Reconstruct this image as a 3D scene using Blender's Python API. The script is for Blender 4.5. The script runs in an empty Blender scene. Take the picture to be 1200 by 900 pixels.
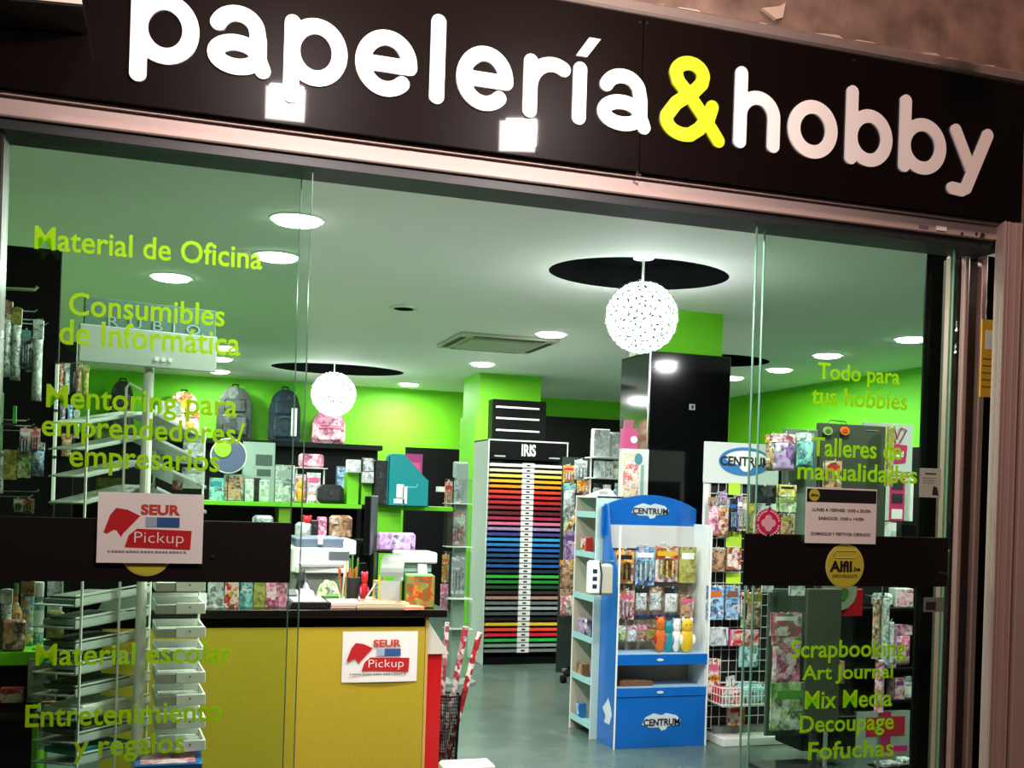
import bpy, bmesh, math, random
from mathutils import Vector, Matrix
random.seed(7)
S = bpy.context.scene
COL = S.collection
# ------------------------------------------------------------------ camera, world, lights, exposure
FOC = 1250.0; CH = 1.45; CY = -3.39
TH = math.atan(1250/3950.0); RO = math.radians(1.83)
sn, cs = math.sin(TH), math.cos(TH); cr, sr = math.cos(RO), math.sin(RO)
cd = bpy.data.cameras.new('camera'); cam = bpy.data.objects.new('camera', cd); COL.objects.link(cam)
cd.sensor_fit = 'HORIZONTAL'; cd.sensor_width = 36; cd.lens = 36*FOC/1200; cd.clip_start = .05
Rv = Vector((cs, -sn, 0)); Uv = Vector((0, 0, 1)); Fv = Vector((sn, cs, 0))
Rr = Rv*cr + Uv*sr; Ur = -Rv*sr + Uv*cr
# the principal point sits at (600,583) of 1200x900
cd.shift_x = 0.0; cd.shift_y = 133/1200.0
m = Matrix((Rr, Ur, -Fv)).transposed().to_4x4(); m.translation = Vector((0, CY, CH)); cam.matrix_world = m
S.camera = cam

w = bpy.data.worlds.new('night'); S.world = w; w.use_nodes = True
w.node_tree.nodes['Background'].inputs[0].default_value = (.10, .075, .07, 1)
w.node_tree.nodes['Background'].inputs[1].default_value = .25
S.view_settings.view_transform = 'Standard'; S.view_settings.look = 'None'
S.view_settings.gamma = 1.0; S.view_settings.use_curve_mapping = False
S.view_settings.exposure = 0.0

CEIL = 2.75
def ray(px, py):
    a = px-600; b = 583-py
    u = (a*cr-b*sr)/FOC; v = (a*sr+b*cr)/FOC
    return (cs*u+sn, -sn*u+cs, v)
def P(px, py, Y):
    d = ray(px, py); t = (Y-CY)/d[1]
    return Vector((d[0]*t, Y, CH+d[2]*t))
def fit(x0, y0, x1, y1, Y):
    """photo box -> (centre x, bottom z, width, height) on the world plane Y"""
    ym = (y0+y1)/2; xm = (x0+x1)/2
    a = P(x0, ym, Y); b = P(x1, ym, Y); t = P(xm, y0, Y); o = P(xm, y1, Y)
    return (a.x+b.x)/2, o.z, b.x-a.x, t.z-o.z

def lamp(name, kind, loc, power, color, size=.2, rot=(0, 0, 0), size_y=None, spot=None):
    l = bpy.data.lights.new(name, kind); l.energy = power; l.color = color
    if kind == 'AREA':
        l.size = size
        if size_y: l.shape = 'RECTANGLE'; l.size_y = size_y
        else: l.shape = 'DISK'
    elif kind in ('POINT', 'SPOT'): l.shadow_soft_size = size
    o = bpy.data.objects.new(name, l); o.location = loc; o.rotation_euler = rot; COL.objects.link(o)
    return o
def aim(o, tgt):
    o.rotation_euler = (Vector(tgt)-o.location).to_track_quat('-Z', 'Y').to_euler()
DL = [(.52, 1.81), (.50, 2.67), (-.06, 3.56), (2.79, 4.54), (2.83, 6.65), (2.60, 9.0), (.40, 6.8), (.40, 7.7), (.43, 8.9),
      (5.29, 3.42), (5.27, 4.48), (5.45, 5.53), (5.40, 6.35), (.55, .5), (1.7, .45), (2.9, .6), (4.3, .6), (5.3, 1.6)]
for x, y in DL:
    lamp('downlight_beam', 'AREA', (x, y, CEIL-.045), 40, (1.0, 1.0, .97), .15)
STREET = lamp('street_lamp_glow', 'AREA', (1.8, -4.5, 8.0), 300, (1, .60, .50), 1.2); aim(STREET, (1.2, 0, 1.6))
def flood_pos(px, py, k):
    s = P(px, py, -.1); d = ray(px, py); t = k/d[1]
    return Vector((s.x+d[0]*t, s.y-k, s.z+d[2]*t)), s
FL = []
for px, py in ((335, 120), (608, 158)):
    p, s = flood_pos(px, py, .9)
    l = lamp('sign_floodlight_beam', 'AREA', p, 19, (1, .84, .80), .12, size_y=.10); l.location.y += .03
    aim(l, (s.x, -.1, s.z+.02)); FL.append((p, s))

# ------------------------------------------------------------------ materials
MC = {}
def lin(c):
    if isinstance(c, str):
        c = c.lstrip('#'); c = [int(c[i:i+2], 16)/255 for i in (0, 2, 4)]
    return tuple((v/12.92 if v <= .04045 else ((v+.055)/1.055)**2.4) for v in c)
def mat(name, col, rough=.5, metal=0., emit=0, bump=0, bscale=60, coat=0, alpha=1, var=0, spec=.5):
    if name in MC: return MC[name]
    m = bpy.data.materials.new(name); m.use_nodes = True; nt = m.node_tree; N = nt.nodes
    b = N['Principled BSDF']; c = (*lin(col), 1)
    b.inputs['Base Color'].default_value = c; b.inputs['Roughness'].default_value = rough
    b.inputs['Metallic'].default_value = metal; b.inputs['Coat Weight'].default_value = coat
    b.inputs['Alpha'].default_value = alpha; b.inputs['Specular IOR Level'].default_value = spec
    if emit:
        b.inputs['Emission Color'].default_value = c; b.inputs['Emission Strength'].default_value = emit
    tc = N.new('ShaderNodeTexCoord'); nz = N.new('ShaderNodeTexNoise')
    nz.inputs['Scale'].default_value = bscale; nz.inputs['Detail'].default_value = 4
    nt.links.new(tc.outputs['Object'], nz.inputs['Vector'])
    if bump:
        bp = N.new('ShaderNodeBump'); bp.inputs['Strength'].default_value = bump; bp.inputs['Distance'].default_value = .01
        nt.links.new(nz.outputs['Fac'], bp.inputs['Height']); nt.links.new(bp.outputs['Normal'], b.inputs['Normal'])
    if var:
        mx = N.new('ShaderNodeMix'); mx.data_type = 'RGBA'; mx.blend_type = 'MULTIPLY'
        rp = N.new('ShaderNodeMapRange'); rp.inputs['From Min'].default_value = .3; rp.inputs['From Max'].default_value = .7
        rp.inputs['To Min'].default_value = 1-var; rp.inputs['To Max'].default_value = 1+var*.3
        nt.links.new(nz.outputs['Fac'], rp.inputs['Value'])
        mx.inputs['Factor'].default_value = 1; mx.inputs[6].default_value = c
        cb = N.new('ShaderNodeCombineColor')
        for i in range(3): nt.links.new(rp.outputs[0], cb.inputs[i])
        nt.links.new(cb.outputs[0], mx.inputs[7]); nt.links.new(mx.outputs[2], b.inputs['Base Color'])
    MC[name] = m; return m
def pmat(name, cols, scale=22, rough=.45, seed=0, kind='noise', stretch=(1, 1, 1)):
    """printed artwork: blocks and soft patches of the given colours"""
    if name in MC: return MC[name]
    m = bpy.data.materials.new(name); m.use_nodes = True; nt = m.node_tree; N = nt.nodes; b = N['Principled BSDF']; L = nt.links.new
    b.inputs['Roughness'].default_value = rough
    tc = N.new('ShaderNodeTexCoord'); mp = N.new('ShaderNodeMapping'); L(tc.outputs['Object'], mp.inputs['Vector'])
    mp.inputs['Location'].default_value = (seed*3.1, seed*1.7, seed*.9); mp.inputs['Scale'].default_value = stretch
    vo = N.new('ShaderNodeTexVoronoi'); vo.distance = 'CHEBYCHEV' if kind == 'noise' else 'EUCLIDEAN'; vo.inputs['Scale'].default_value = scale
    L(mp.outputs[0], vo.inputs['Vector']); sp = N.new('ShaderNodeSeparateColor'); L(vo.outputs['Color'], sp.inputs[0])
    nz = N.new('ShaderNodeTexNoise'); nz.inputs['Scale'].default_value = scale*1.6; nz.inputs['Detail'].default_value = 5; L(mp.outputs[0], nz.inputs['Vector'])
    mx = N.new('ShaderNodeMix'); mx.inputs['Factor'].default_value = .55 if kind == 'noise' else .1
    L(sp.outputs[0], mx.inputs[2]); L(nz.outputs['Fac'], mx.inputs[3])
    r = N.new('ShaderNodeValToRGB'); r.color_ramp.interpolation = 'LINEAR' if kind == 'noise' else 'CONSTANT'; e = r.color_ramp.elements
    n = len(cols); lo, hi = (.26, .76) if kind == 'noise' else (.05, .9)
    e[0].position = lo; e[0].color = (*lin(cols[0]), 1); e[1].position = lo+(hi-lo)/(n-(kind == 'noise')); e[1].color = (*lin(cols[1]), 1)
    for i in range(2, n):
        q = e.new(lo+(hi-lo)*i/(n-(kind == 'noise'))); q.color = (*lin(cols[i]), 1)
    L(mx.outputs[0], r.inputs['Fac']); L(r.outputs[0], b.inputs['Base Color'])
    MC[name] = m; return m
def glassmat(name, tint, refl=.05, extra=0.0, rough=0.0):
    if name in MC: return MC[name]
    m = bpy.data.materials.new(name); m.use_nodes = True; nt = m.node_tree; N = nt.nodes
    N.remove(N['Principled BSDF']); o = N['Material Output']
    tr = N.new('ShaderNodeBsdfTransparent'); tr.inputs[0].default_value = (*tint, 1)
    gl = N.new('ShaderNodeBsdfGlossy'); gl.inputs['Roughness'].default_value = rough
    lw = N.new('ShaderNodeLayerWeight'); lw.inputs[0].default_value = .5
    pw = N.new('ShaderNodeMath'); pw.operation = 'POWER'; pw.inputs[1].default_value = 5
    ma = N.new('ShaderNodeMath'); ma.operation = 'MULTIPLY_ADD'; ma.inputs[1].default_value = .9; ma.inputs[2].default_value = refl
    mx = N.new('ShaderNodeMixShader')
    nt.links.new(lw.outputs['Facing'], pw.inputs[0]); nt.links.new(pw.outputs[0], ma.inputs[0]); nt.links.new(ma.outputs[0], mx.inputs[0])
    nt.links.new(tr.outputs[0], mx.inputs[1]); nt.links.new(gl.outputs[0], mx.inputs[2]); nt.links.new(mx.outputs[0], o.inputs[0])
    MC[name] = m; return m

MATB = mat('matt_black', '#050706', .8, spec=.1); LIME = mat('lime_paint', '#69c60a', .6); WHITE = mat('white_plastic', '#e8ece6', .35); WIRE = mat('white_wire', '#e6ebe4', .3)
BLK = mat('black_satin', '#070909', .4, spec=.16); BLKG = mat('black_gloss', '#07090a', .08, coat=.5); GREY = mat('grey_plastic', '#8b9490', .45)
DARK = mat('dark_grey', '#26292a', .5); PAPER = mat('white_paper', '#eef0ec', .7); CHROME = mat('chrome', '#c8cfcc', .18, 1)
ALU = mat('brushed_aluminium', '#b39d96', .6, .1, bump=.05, bscale=200); RED = mat('signal_red', '#c8141c', .4)
BLUE = mat('display_blue', '#0a62b8', .3, coat=.3); PALE = mat('pale_aqua_panel', '#bfe0d8', .45)
PLASTIC = glassmat('clear_plastic', (.93, .96, .95), .07, rough=.12); INK = mat('black_ink', '#101010', .6)
VIN = mat('yellow_green_vinyl', '#b4e010', .55)
def _tr():
    nt = VIN.node_tree; N = nt.nodes; tl = N.new('ShaderNodeBsdfTranslucent'); tl.inputs[0].default_value = (*lin('#c8ec20'), 1)
    mx = N.new('ShaderNodeMixShader'); mx.inputs[0].default_value = .5; o = N['Material Output']
    nt.links.new(N['Principled BSDF'].outputs[0], mx.inputs[1]); nt.links.new(tl.outputs[0], mx.inputs[2]); nt.links.new(mx.outputs[0], o.inputs[0])
_tr()
CARD = mat('carton_tan', '#a88a62', .8); PINK = mat('bright_pink', '#e0287c', .45); TEAL = mat('teal_plastic', '#0c8f93', .35)

# ------------------------------------------------------------------ mesh helpers
class B:
    def __init__(s): s.v = []; s.f = []
    def add(s, v, f):
        n = len(s.v); s.v += [tuple(p) for p in v]; s.f += [tuple(i+n for i in q) for q in f]; return s
    def box(s, x0, y0, z0, x1, y1, z1, ch=0):
        if x0 > x1: x0, x1 = x1, x0
        if y0 > y1: y0, y1 = y1, y0
        if z0 > z1: z0, z1 = z1, z0
        if not ch:
            return s.add([(x, y, z) for z in (z0, z1) for y in (y0, y1) for x in (x0, x1)],
                         [(0, 2, 3, 1), (4, 5, 7, 6), (0, 1, 5, 4), (2, 6, 7, 3), (0, 4, 6, 2), (1, 3, 7, 5)])
        bm = bmesh.new(); r = bmesh.ops.create_cube(bm, size=1)
        for v in bm.verts: v.co = Vector(((x0+x1)/2+v.co.x*(x1-x0), (y0+y1)/2+v.co.y*(y1-y0), (z0+z1)/2+v.co.z*(z1-z0)))
        bmesh.ops.bevel(bm, geom=bm.edges[:], offset=ch, segments=1, affect='EDGES')
        bm.verts.index_update(); s.add([v.co[:] for v in bm.verts], [[v.index for v in f.verts] for f in bm.faces]); bm.free(); return s
    def prism(s, pts, y0, y1):          # pts (x,z) counter-clockwise seen from -Y
        n = len(pts)
        return s.add([(x, y0, z) for x, z in pts]+[(x, y1, z) for x, z in pts],
                     [tuple(range(n)), tuple(range(2*n-1, n-1, -1))]+[(i, i+n, (i+1) % n+n, (i+1) % n) for i in range(n)])
    def prismx(s, pts, x0, x1):         # pts (y,z)
        n = len(pts)
        return s.add([(x0, y, z) for y, z in pts]+[(x1, y, z) for y, z in pts],
                     [tuple(range(n-1, -1, -1)), tuple(range(n, 2*n))]+[(i, (i+1) % n, (i+1) % n+n, i+n) for i in range(n)])
    def tube(s, path, r, k=6, r2=None):
        path = [Vector(p) for p in path]; n = len(path); vs = []; up = None
        for i, p in enumerate(path):
            d = ((path[min(i+1, n-1)]-path[max(i-1, 0)])).normalized()
            a = Vector((0, 0, 1)) if abs(d.z) < .9 else Vector((0, 1, 0))
            e1 = d.cross(a).normalized(); e2 = d.cross(e1)
            rr = r if r2 is None else r+(r2-r)*i/(n-1)
            vs += [p+(e1*math.cos(2*math.pi*j/k)+e2*math.sin(2*math.pi*j/k))*rr for j in range(k)]
        fs = [(i*k+j, i*k+(j+1) % k, (i+1)*k+(j+1) % k, (i+1)*k+j) for i in range(n-1) for j in range(k)]
        fs += [tuple(range(k-1, -1, -1)), tuple((n-1)*k+j for j in range(k))]
        return s.add(vs, fs)
    def lathe(s, prof, k=16, c=(0, 0, 0), sx=1, sy=1):
        vs = [(c[0]+r*sx*math.cos(2*math.pi*j/k), c[1]+r*sy*math.sin(2*math.pi*j/k), c[2]+z) for r, z in prof for j in range(k)]
        n = len(prof); fs = [(i*k+j, i*k+(j+1) % k, (i+1)*k+(j+1) % k, (i+1)*k+j) for i in range(n-1) for j in range(k)]
        fs += [tuple(range(k-1, -1, -1)), tuple((n-1)*k+j for j in range(k))]
        return s.add(vs, fs)
    def disc(s, x, z, y0, y1, rx, rz=None, k=24):
        rz = rz or rx
        return s.prism([(x+rx*math.cos(2*math.pi*i/k), z+rz*math.sin(2*math.pi*i/k)) for i in range(k)], y0, y1)
    def ball(s, c, rx, ry=None, rz=None, k=12, n=8):
        ry = ry or rx; rz = rz or rx; vs = []; fs = []
        prof = [(math.sin(math.pi*i/n), -math.cos(math.pi*i/n)) for i in range(n+1)]
        vs = [(c[0]+rx*max(r, 1e-3)*math.cos(2*math.pi*j/k), c[1]+ry*max(r, 1e-3)*math.sin(2*math.pi*j/k), c[2]+rz*z) for r, z in prof for j in range(k)]
        fs = [(i*k+j, i*k+(j+1) % k, (i+1)*k+(j+1) % k, (i+1)*k+j) for i in range(n) for j in range(k)]
        return s.add(vs, fs)
    def pillow(s, w, h, t, z0=0, yc=0, nx=6, nz=8, rnd=.0, crimp=True):
        vs = []; fs = []
        for sgn in (-1, 1):
            for j in range(nz+1):
                for i in range(nx+1):
                    a = i/nx; b = j/nz
                    k = (math.sin(math.pi*a)*math.sin(math.pi*b))**.5
                    ww = w*(1-.06*math.sin(math.pi*b))
                    vs.append(((a-.5)*ww, yc+sgn*(t/2*k+.0006)+random.uniform(-rnd, rnd)*k, z0+b*h))
        q = (nx+1)*(nz+1)
        for j in range(nz):
            for i in range(nx):
                a = j*(nx+1)+i
                fs.append((a, a+1, a+nx+2, a+nx+1)); fs.append((q+a, q+a+nx+1, q+a+nx+2, q+a+1))
        ed = [i for i in range(nx+1)]+[j*(nx+1)+nx for j in range(1, nz+1)]+[nz*(nx+1)+i for i in range(nx-1, -1, -1)]+[j*(nx+1) for j in range(nz-1, 0, -1)]
        for a, b in zip(ed, ed[1:]+ed[:1]): fs.append((b, a, a+q, b+q))
        return s.add(vs, fs)
    def build(s, name, m, parent=None, smooth=False, loc=None, rz=0, rot=None):
        me = bpy.data.meshes.new(name); me.from_pydata(s.v, [], s.f); me.materials.append(m); me.update()
        if smooth: me.polygons.foreach_set('use_smooth', [True]*len(me.polygons))
        o = bpy.data.objects.new(name, me); COL.objects.link(o)
        if parent: o.parent = parent
        if loc is not None: o.location = loc
        if rot: o.rotation_euler = rot
        elif rz: o.rotation_euler = (0, 0, rz)
        return o
def tag(o, label=None, cat=None, group=None, kind=None):
    if label: o['label'] = label
    if cat: o['category'] = cat
    if group: o['group'] = group
    if kind: o['kind'] = kind
    return o
def thing(name, label, cat, loc=(0, 0, 0), rz=0, group=None, kind=None, rot=None):
    o = bpy.data.objects.new(name, None); COL.objects.link(o); o.empty_display_size = .05
    o.location = loc; o.rotation_euler = rot or (0, 0, rz)
    return tag(o, label, cat, group, kind)
def struct(name, b, m, label, cat='structure', parent=None):
    return tag(b.build(name, m, parent), label, cat, kind='structure')
FC = {}
def text(s, w, h, name, m, parent, loc, rot=(math.pi/2, 0, 0), bold=.02, depth=.001, align='C', space=1.0):
    """flat lettering fitted to width w and height h, centred at loc, facing -Y of its parent"""
    key = (s, bold, space)
    if key not in FC:
        c = bpy.data.curves.new('lettering', 'FONT'); c.body = s; c.offset = bold; c.extrude = .01; c.resolution_u = 3; c.space_character = space
        o = bpy.data.objects.new('lettering', c); COL.objects.link(o); bpy.context.view_layer.update()
        me = bpy.data.meshes.new_from_object(o); bpy.data.objects.remove(o); bpy.data.curves.remove(c)
        FC[key] = [v.co.copy() for v in me.vertices], [tuple(p.vertices) for p in me.polygons]; bpy.data.meshes.remove(me)
    vs, fs = FC[key]
    x0 = min(v.x for v in vs); x1 = max(v.x for v in vs); y0 = min(v.y for v in vs); y1 = max(v.y for v in vs)
    sx = w/(x1-x0); sy = sx if h is None else h/(y1-y0); cx = (x0+x1)/2; cy = (y0+y1)/2
    me = bpy.data.meshes.new(name); me.from_pydata([((v.x-cx)*sx, (v.y-cy)*sy, v.z/.02*depth) for v in vs], [], fs); me.materials.append(m)
    o = bpy.data.objects.new(name, me); COL.objects.link(o); o.parent = parent; o.location = loc; o.rotation_euler = rot
    return o

# ------------------------------------------------------------------ stroke letters of the shop sign (union outline by distance field)
def stroke_mesh(strokes, r, cell=.0035):
    segs = []
    for st in strokes:
        for a, b in zip(st, st[1:]): segs.append((a[0], a[1], b[0]-a[0], b[1]-a[1]))
    xs = [p[0] for st in strokes for p in st]; zs = [p[1] for st in strokes for p in st]
    x0 = min(xs)-r-2*cell; x1 = max(xs)+r+2*cell; z0 = min(zs)-r-2*cell; z1 = max(zs)+r+2*cell
    nx = int((x1-x0)/cell)+1; nz = int((z1-z0)/cell)+1
    def dist(x, z):
        m = 9
        for ax, az, dx, dz in segs:
            l = dx*dx+dz*dz; t = 0 if l == 0 else max(0, min(1, ((x-ax)*dx+(z-az)*dz)/l))
            q = (x-ax-t*dx)**2+(z-az-t*dz)**2
            if q < m: m = q
        return math.sqrt(m)-r
    G = [[dist(x0+i*cell, z0+j*cell) for i in range(nx+1)] for j in range(nz+1)]
    edges = {}
    def ip(a, b):
        va = G[a[1]][a[0]]; vb = G[b[1]][b[0]]; t = va/(va-vb)
        return (a, b) if a < b else (b, a)
    pos = {}
    def pt(a, b):
        k = (a, b) if a < b else (b, a)
        if k not in pos:
            va = G[k[0][1]][k[0][0]]; vb = G[k[1][1]][k[1][0]]; t = va/(va-vb)
            pos[k] = (x0+cell*(k[0][0]+t*(k[1][0]-k[0][0])), z0+cell*(k[0][1]+t*(k[1][1]-k[0][1])))
        return k
    nxt = {}
    for j in range(nz):
        for i in range(nx):
            c = [(i, j), (i+1, j), (i+1, j+1), (i, j+1)]; ins = [G[q[1]][q[0]] < 0 for q in c]
            if all(ins) or not any(ins): continue
            outs = []; inn = []
            for k in range(4):
                a, b = ins[k], ins[(k+1) % 4]
                if a and not b: outs.append(pt(c[k], c[(k+1) % 4]))
                if b and not a: inn.append(pt(c[k], c[(k+1) % 4]))
            for o_, n_ in zip(outs, inn) if len(outs) == 1 else zip(outs, inn[::-1]): nxt[o_] = n_
    loops = []
    while nxt:
        s0 = next(iter(nxt)); k = s0; lp = []
        while k in nxt:
            lp.append(pos[k]); k = nxt.pop(k)
        if len(lp) > 8: loops.append(lp)
    from mathutils.geometry import tessellate_polygon
    flat = [p for lp in loops for p in lp]
    tri = tessellate_polygon([[Vector((p[0], p[1], 0)) for p in lp] for lp in loops])
    return flat, tri, loops
def arc(cx, cz, rx, rz, a0, a1, n=18):
    return [(cx+rx*math.cos(math.radians(a0+(a1-a0)*i/n)), cz+rz*math.sin(math.radians(a0+(a1-a0)*i/n))) for i in range(n+1)]
SB, SX, SA, SD = 2.680, 2.886, 2.962, 2.620; SR = .0238       # baseline, x-height, ascender, descender, half stroke
def sign_letter(ch, x0, x1):
    r = SR; xa, xb = x0+r, x1-r; bz, tz = SB+r, SX-r; cx = (xa+xb)/2; cz = (bz+tz)/2; rx = (xb-xa)/2; rz = (tz-bz)/2
    ring = arc(cx, cz, rx, rz, 0, 360, 36)
    if ch == 'o': return [ring]
    if ch == 'p': return [[(xa, tz), (xa, SD+r)], ring]
    if ch == 'b': return [[(xa, SA-r), (xa, bz)], ring]
    if ch == 'l': return [[(cx, SA-r), (cx, bz)]]
    if ch == 'i': return [[(cx, tz), (cx, bz)]]
    if ch == 'h': return [[(xa, SA-r), (xa, bz)], arc(cx, tz-rx, rx, rx, 180, 0)+[(xb, bz)]]
    if ch == 'r': return [[(xa, tz), (xa, bz)], arc(xa+.075, tz-.08, .075, .08, 180, 60, 12)]
    if ch == 'e': return [arc(cx, cz, rx, rz, 0, 314, 32), [(xa, cz-.004), (xb, cz-.004)]]
    if ch == 'a': return [arc(cx-.008, tz-.050, rx*.84, .050, 162, 15, 12)+[(xb-.014, tz-.075), (xb-.013, bz+.03), (xb, bz-.001)],
                          arc(cx-.008, bz+.036, rx-.008, .036, 0, 360, 26)]
    if ch == 'y': return [[(xa, tz), (cx+.004, bz+.015)], [(xb, tz), (cx-.018, SD+.035), (cx-.04, SD+r), (xa-.008, SD+r+.003)]]
    if ch == '&':
        w_ = x1-x0; q = lambda u, v: (x0+u*w_, v)
        return [[q(.90, SB+r-.010), q(.66, SB+.09), q(.42, SB+.158), q(.26, SB+.196), q(.22, SB+.225)]+arc(x0+.43*w_, SB+.222, .21*w_, .040, 170, 0, 12)
                + [q(.62, SB+.200), q(.50, SB+.168), q(.24, SB+.122), q(.11, SB+.078)]+arc(x0+.37*w_, SB+.066, .27*w_, .048, 170, 290, 12)
                + [q(.60, SB+.045), q(.74, SB+.085), q(.79, SB+.125)]]
def build_letter(name, strokes, r, m, parent, y0, y1):
    flat, tri, loops = stroke_mesh(strokes, r)
    n = len(flat); vs = [(x, y0, z) for x, z in flat]+[(x, y1, z) for x, z in flat]; fs = []
    for t in tri:
        a, b, c = [Vector((*flat[i], 0)) for i in t]
        if (b-a).cross(c-a).z < 0: t = t[::-1]
        fs.append(tuple(t)); fs.append(tuple(i+n for i in t[::-1]))
    k = 0
    for lp in loops:
        L = len(lp)
        for i in range(L): fs.append((k+i, k+(i+1) % L, k+(i+1) % L+n, k+i+n))
        k += L
    me = bpy.data.meshes.new(name); me.from_pydata(vs, [], fs); me.materials.append(m)
    o = bpy.data.objects.new(name, me); COL.objects.link(o); o.parent = parent
    return o
# ------------------------------------------------------------------ the setting
WL, WR, WB = -1.7, 6.41, 9.6
FLOORM = mat('grey_green_concrete', '#566a60', .26, bump=.03, bscale=4, var=.25)
SOFFIT = mat('ceiling_white', '#f4f6f2', .8)
struct('floor', B().box(WL, .0, -.1, WR, WB, 0), FLOORM, 'smooth grey green shop floor')
struct('trim_1', B().box(-4, -6, -.12, 8, 0, -.01), mat('pavement', '#3a3431', .7, bump=.3, bscale=12), 'dark pavement outside the shopfront')
DISCS = [(2.50, 2.23, .53, .42), (1.62, 7.99, .70, .50), (4.62, 5.29, .52, .42)]
def ceiling():
    from mathutils.geometry import tessellate_polygon
    loops = [[(WL, .02), (WR, .02), (WR, WB), (WL, WB)]]
    for x, y, a, b in DISCS: loops.append([(x+a*math.cos(-2*math.pi*i/48), y+b*math.sin(-2*math.pi*i/48)) for i in range(48)])
    flat = [p for l in loops for p in l]
    tri = tessellate_polygon([[Vector((*p, 0)) for p in l] for l in loops])
    b = B(); b.add([(x, y, CEIL) for x, y in flat], [tuple(t) for t in tri])
    b.add([(x, y, CEIL+.012) for x, y in flat], [tuple(t) for t in tri])
    c = struct('ceiling', b, SOFFIT, 'white shop ceiling with round black recesses')
    for x, y, a, q in DISCS:
        k = 48; vs = [(x+a*math.cos(2*math.pi*i/k), y+q*math.sin(2*math.pi*i/k), z) for z in (CEIL, CEIL+.14) for i in range(k)]
        B().add(vs, [(i, (i+1) % k, k+(i+1) % k, k+i) for i in range(k)]+[tuple(range(k, 2*k))]).build('recess', mat('recess_black', '#030405', .7, spec=.06), c)
    B().box(WL, 0, CEIL+.3, WR, WB, CEIL+.4).build('slab', DARK, c)
ceiling()
struct('wall_back', B().box(WL, WB, 0, WR, WB+.15, CEIL+.3), LIME, 'lime green back wall of the shop')
struct('wall_right', B().box(WR, 0, 0, WR+.15, WB, CEIL+.3), LIME, 'lime green right wall of the shop')
struct('wall_left', B().box(WL-.15, 0, 0, WL, WB, CEIL+.3), mat('pale_green_paint', '#9cc878', .6), 'pale green left wall of the shop')
struct('trim_14', B().box(WL, .125, 2.56, WR, .16, CEIL+.02).box(WL, .125, 0, -.62, .16, 2.6).box(3.42, .125, 0, WR, .16, 2.6), MATB, 'unseen black lining added inside the shop front to darken reflections')  # unseen lining, added so the glossy black column reflects something dark
CONC = mat('stained_render', '#8a7263', .85, bump=.5, bscale=9, var=.5)
wf = struct('wall_front', B().box(-3, -.02, 3.05, 5, .1, 4.2).box(-3, .0, 2.5, 5, .1, 3.06).box(-3, -.02, 0, -.60, .12, 2.6).box(3.32, -.02, 0, 6.5, .12, 2.6), CONC, 'stained beige rendered wall above the shop sign')
# rough ledge and flaking paint above the sign
B().box(-3, -.07, 3.10, 5, -.02, 3.145, .008).build('ledge', mat('grey_ledge', '#7d6f67', .8, bump=.6, bscale=20), wf)
b = B(); x = .9
while x < 3.4:
    l = random.uniform(.03, .14); z = 3.152+random.uniform(-.006, .008)
    b.prism([(x, z), (x+l, z+random.uniform(-.004, .004)), (x+l*.8, z+random.uniform(.004, .012)), (x+l*.2, z+random.uniform(.003, .010))], -.034, -.02); x += l+random.uniform(0, .06)
tag(b.build('paint_flakes', mat('flaked_paint', '#cdb8a4', .8), wf), kind='stuff')
p = P(905, 14, -.02)
B().prism([(p.x-.05, p.z), (p.x+.01, p.z-.03), (p.x+.035, p.z-.02), (p.x+.045, p.z+.035), (p.x+.02, p.z+.018)], -.035, -.019).build('paint_flake', mat('flaked_paint', '#cdb8a4', .8), wf)
# black lower panelling of the back and right walls
bk = pb = P(400, 522, WB-.06).z
struct('trim_2', B().box(WL, WB-.06, 0, P(443, 526, WB-.06).x, WB, 2.02), BLK, 'black panel on the back wall behind the counter')
struct('door_3', B().box(P(476, 522, WB-.06).x, WB-.06, 0, 3.9, WB, 2.03), BLK, 'black doorway panel in the back wall')
struct('trim_3', B().box(3.9, WB-.06, 0, WR, WB, P(685, 490, WB-.06).z), BLK, 'black panelling right of the paper rack on the back wall')
struct('trim_4', B().box(WR-.05, .1, 0, WR, WB-.06, 2.02), BLK, 'black panelling along the right wall')
# columns
struct('trim_5', B().box(3.03, 3.15, 2.40, 3.545, 3.55, CEIL), LIME, 'lime green column head above the black column')
t = thing('column_cladding', 'tall glossy black clad column behind the blue display', 'column', (2.985, 3.1, 0), kind='structure')
B().box(0, 0, 0, .605, .48, 2.455, .006).build('cladding', BLKG, t)
B().box(-.004, -.004, 0, .006, .006, 2.455).build('corner_trim', CHROME, t)
p = P(811, 477, 3.1); B().box(p.x-2.985-.022, -.003, p.z-.02, p.x-2.985+.022, 0, p.z+.02, .001).build('small_sign', mat('small_sign_grey', '#9aa4a0', .5), t); B().box(p.x-2.985-.008, -.005, p.z-.012, p.x-2.985+.010, -.003, p.z+.012).build('sign_mark', INK, t)
struct('trim_6', B().box(3.02, 7.40, 2.0, 3.70, 8.05, CEIL), LIME, 'lime green column head above the striped black panel')
struct('trim_7', B().box(2.98, 7.36, 0, 3.12, 8.0, P(560, 486, 7.4).z), LIME, 'lime green column side behind the paper rack')
t = thing('vent_panel', 'black wall panel with three white slots above the paper rack', 'panel', (3.10, 7.2, 0), kind='structure')
x0 = P(577, 490, 7.2).x-3.10; x1 = P(640, 490, 7.2).x-3.10; zt = P(605, 469, 7.2).z
B().box(x0, 0, .3, x1, .16, zt, .005).build('panel', BLK, t)
for yy in (478, 491, 505):
    z = P(605, yy, 7.2).z; xa = P(581, yy, 7.2).x-3.10; xb = P(632, yy, 7.2).x-3.10
    B().box(xa, -.012, z-.010, xb, .001, z+.010, .003).build('slot', WHITE, t)
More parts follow.
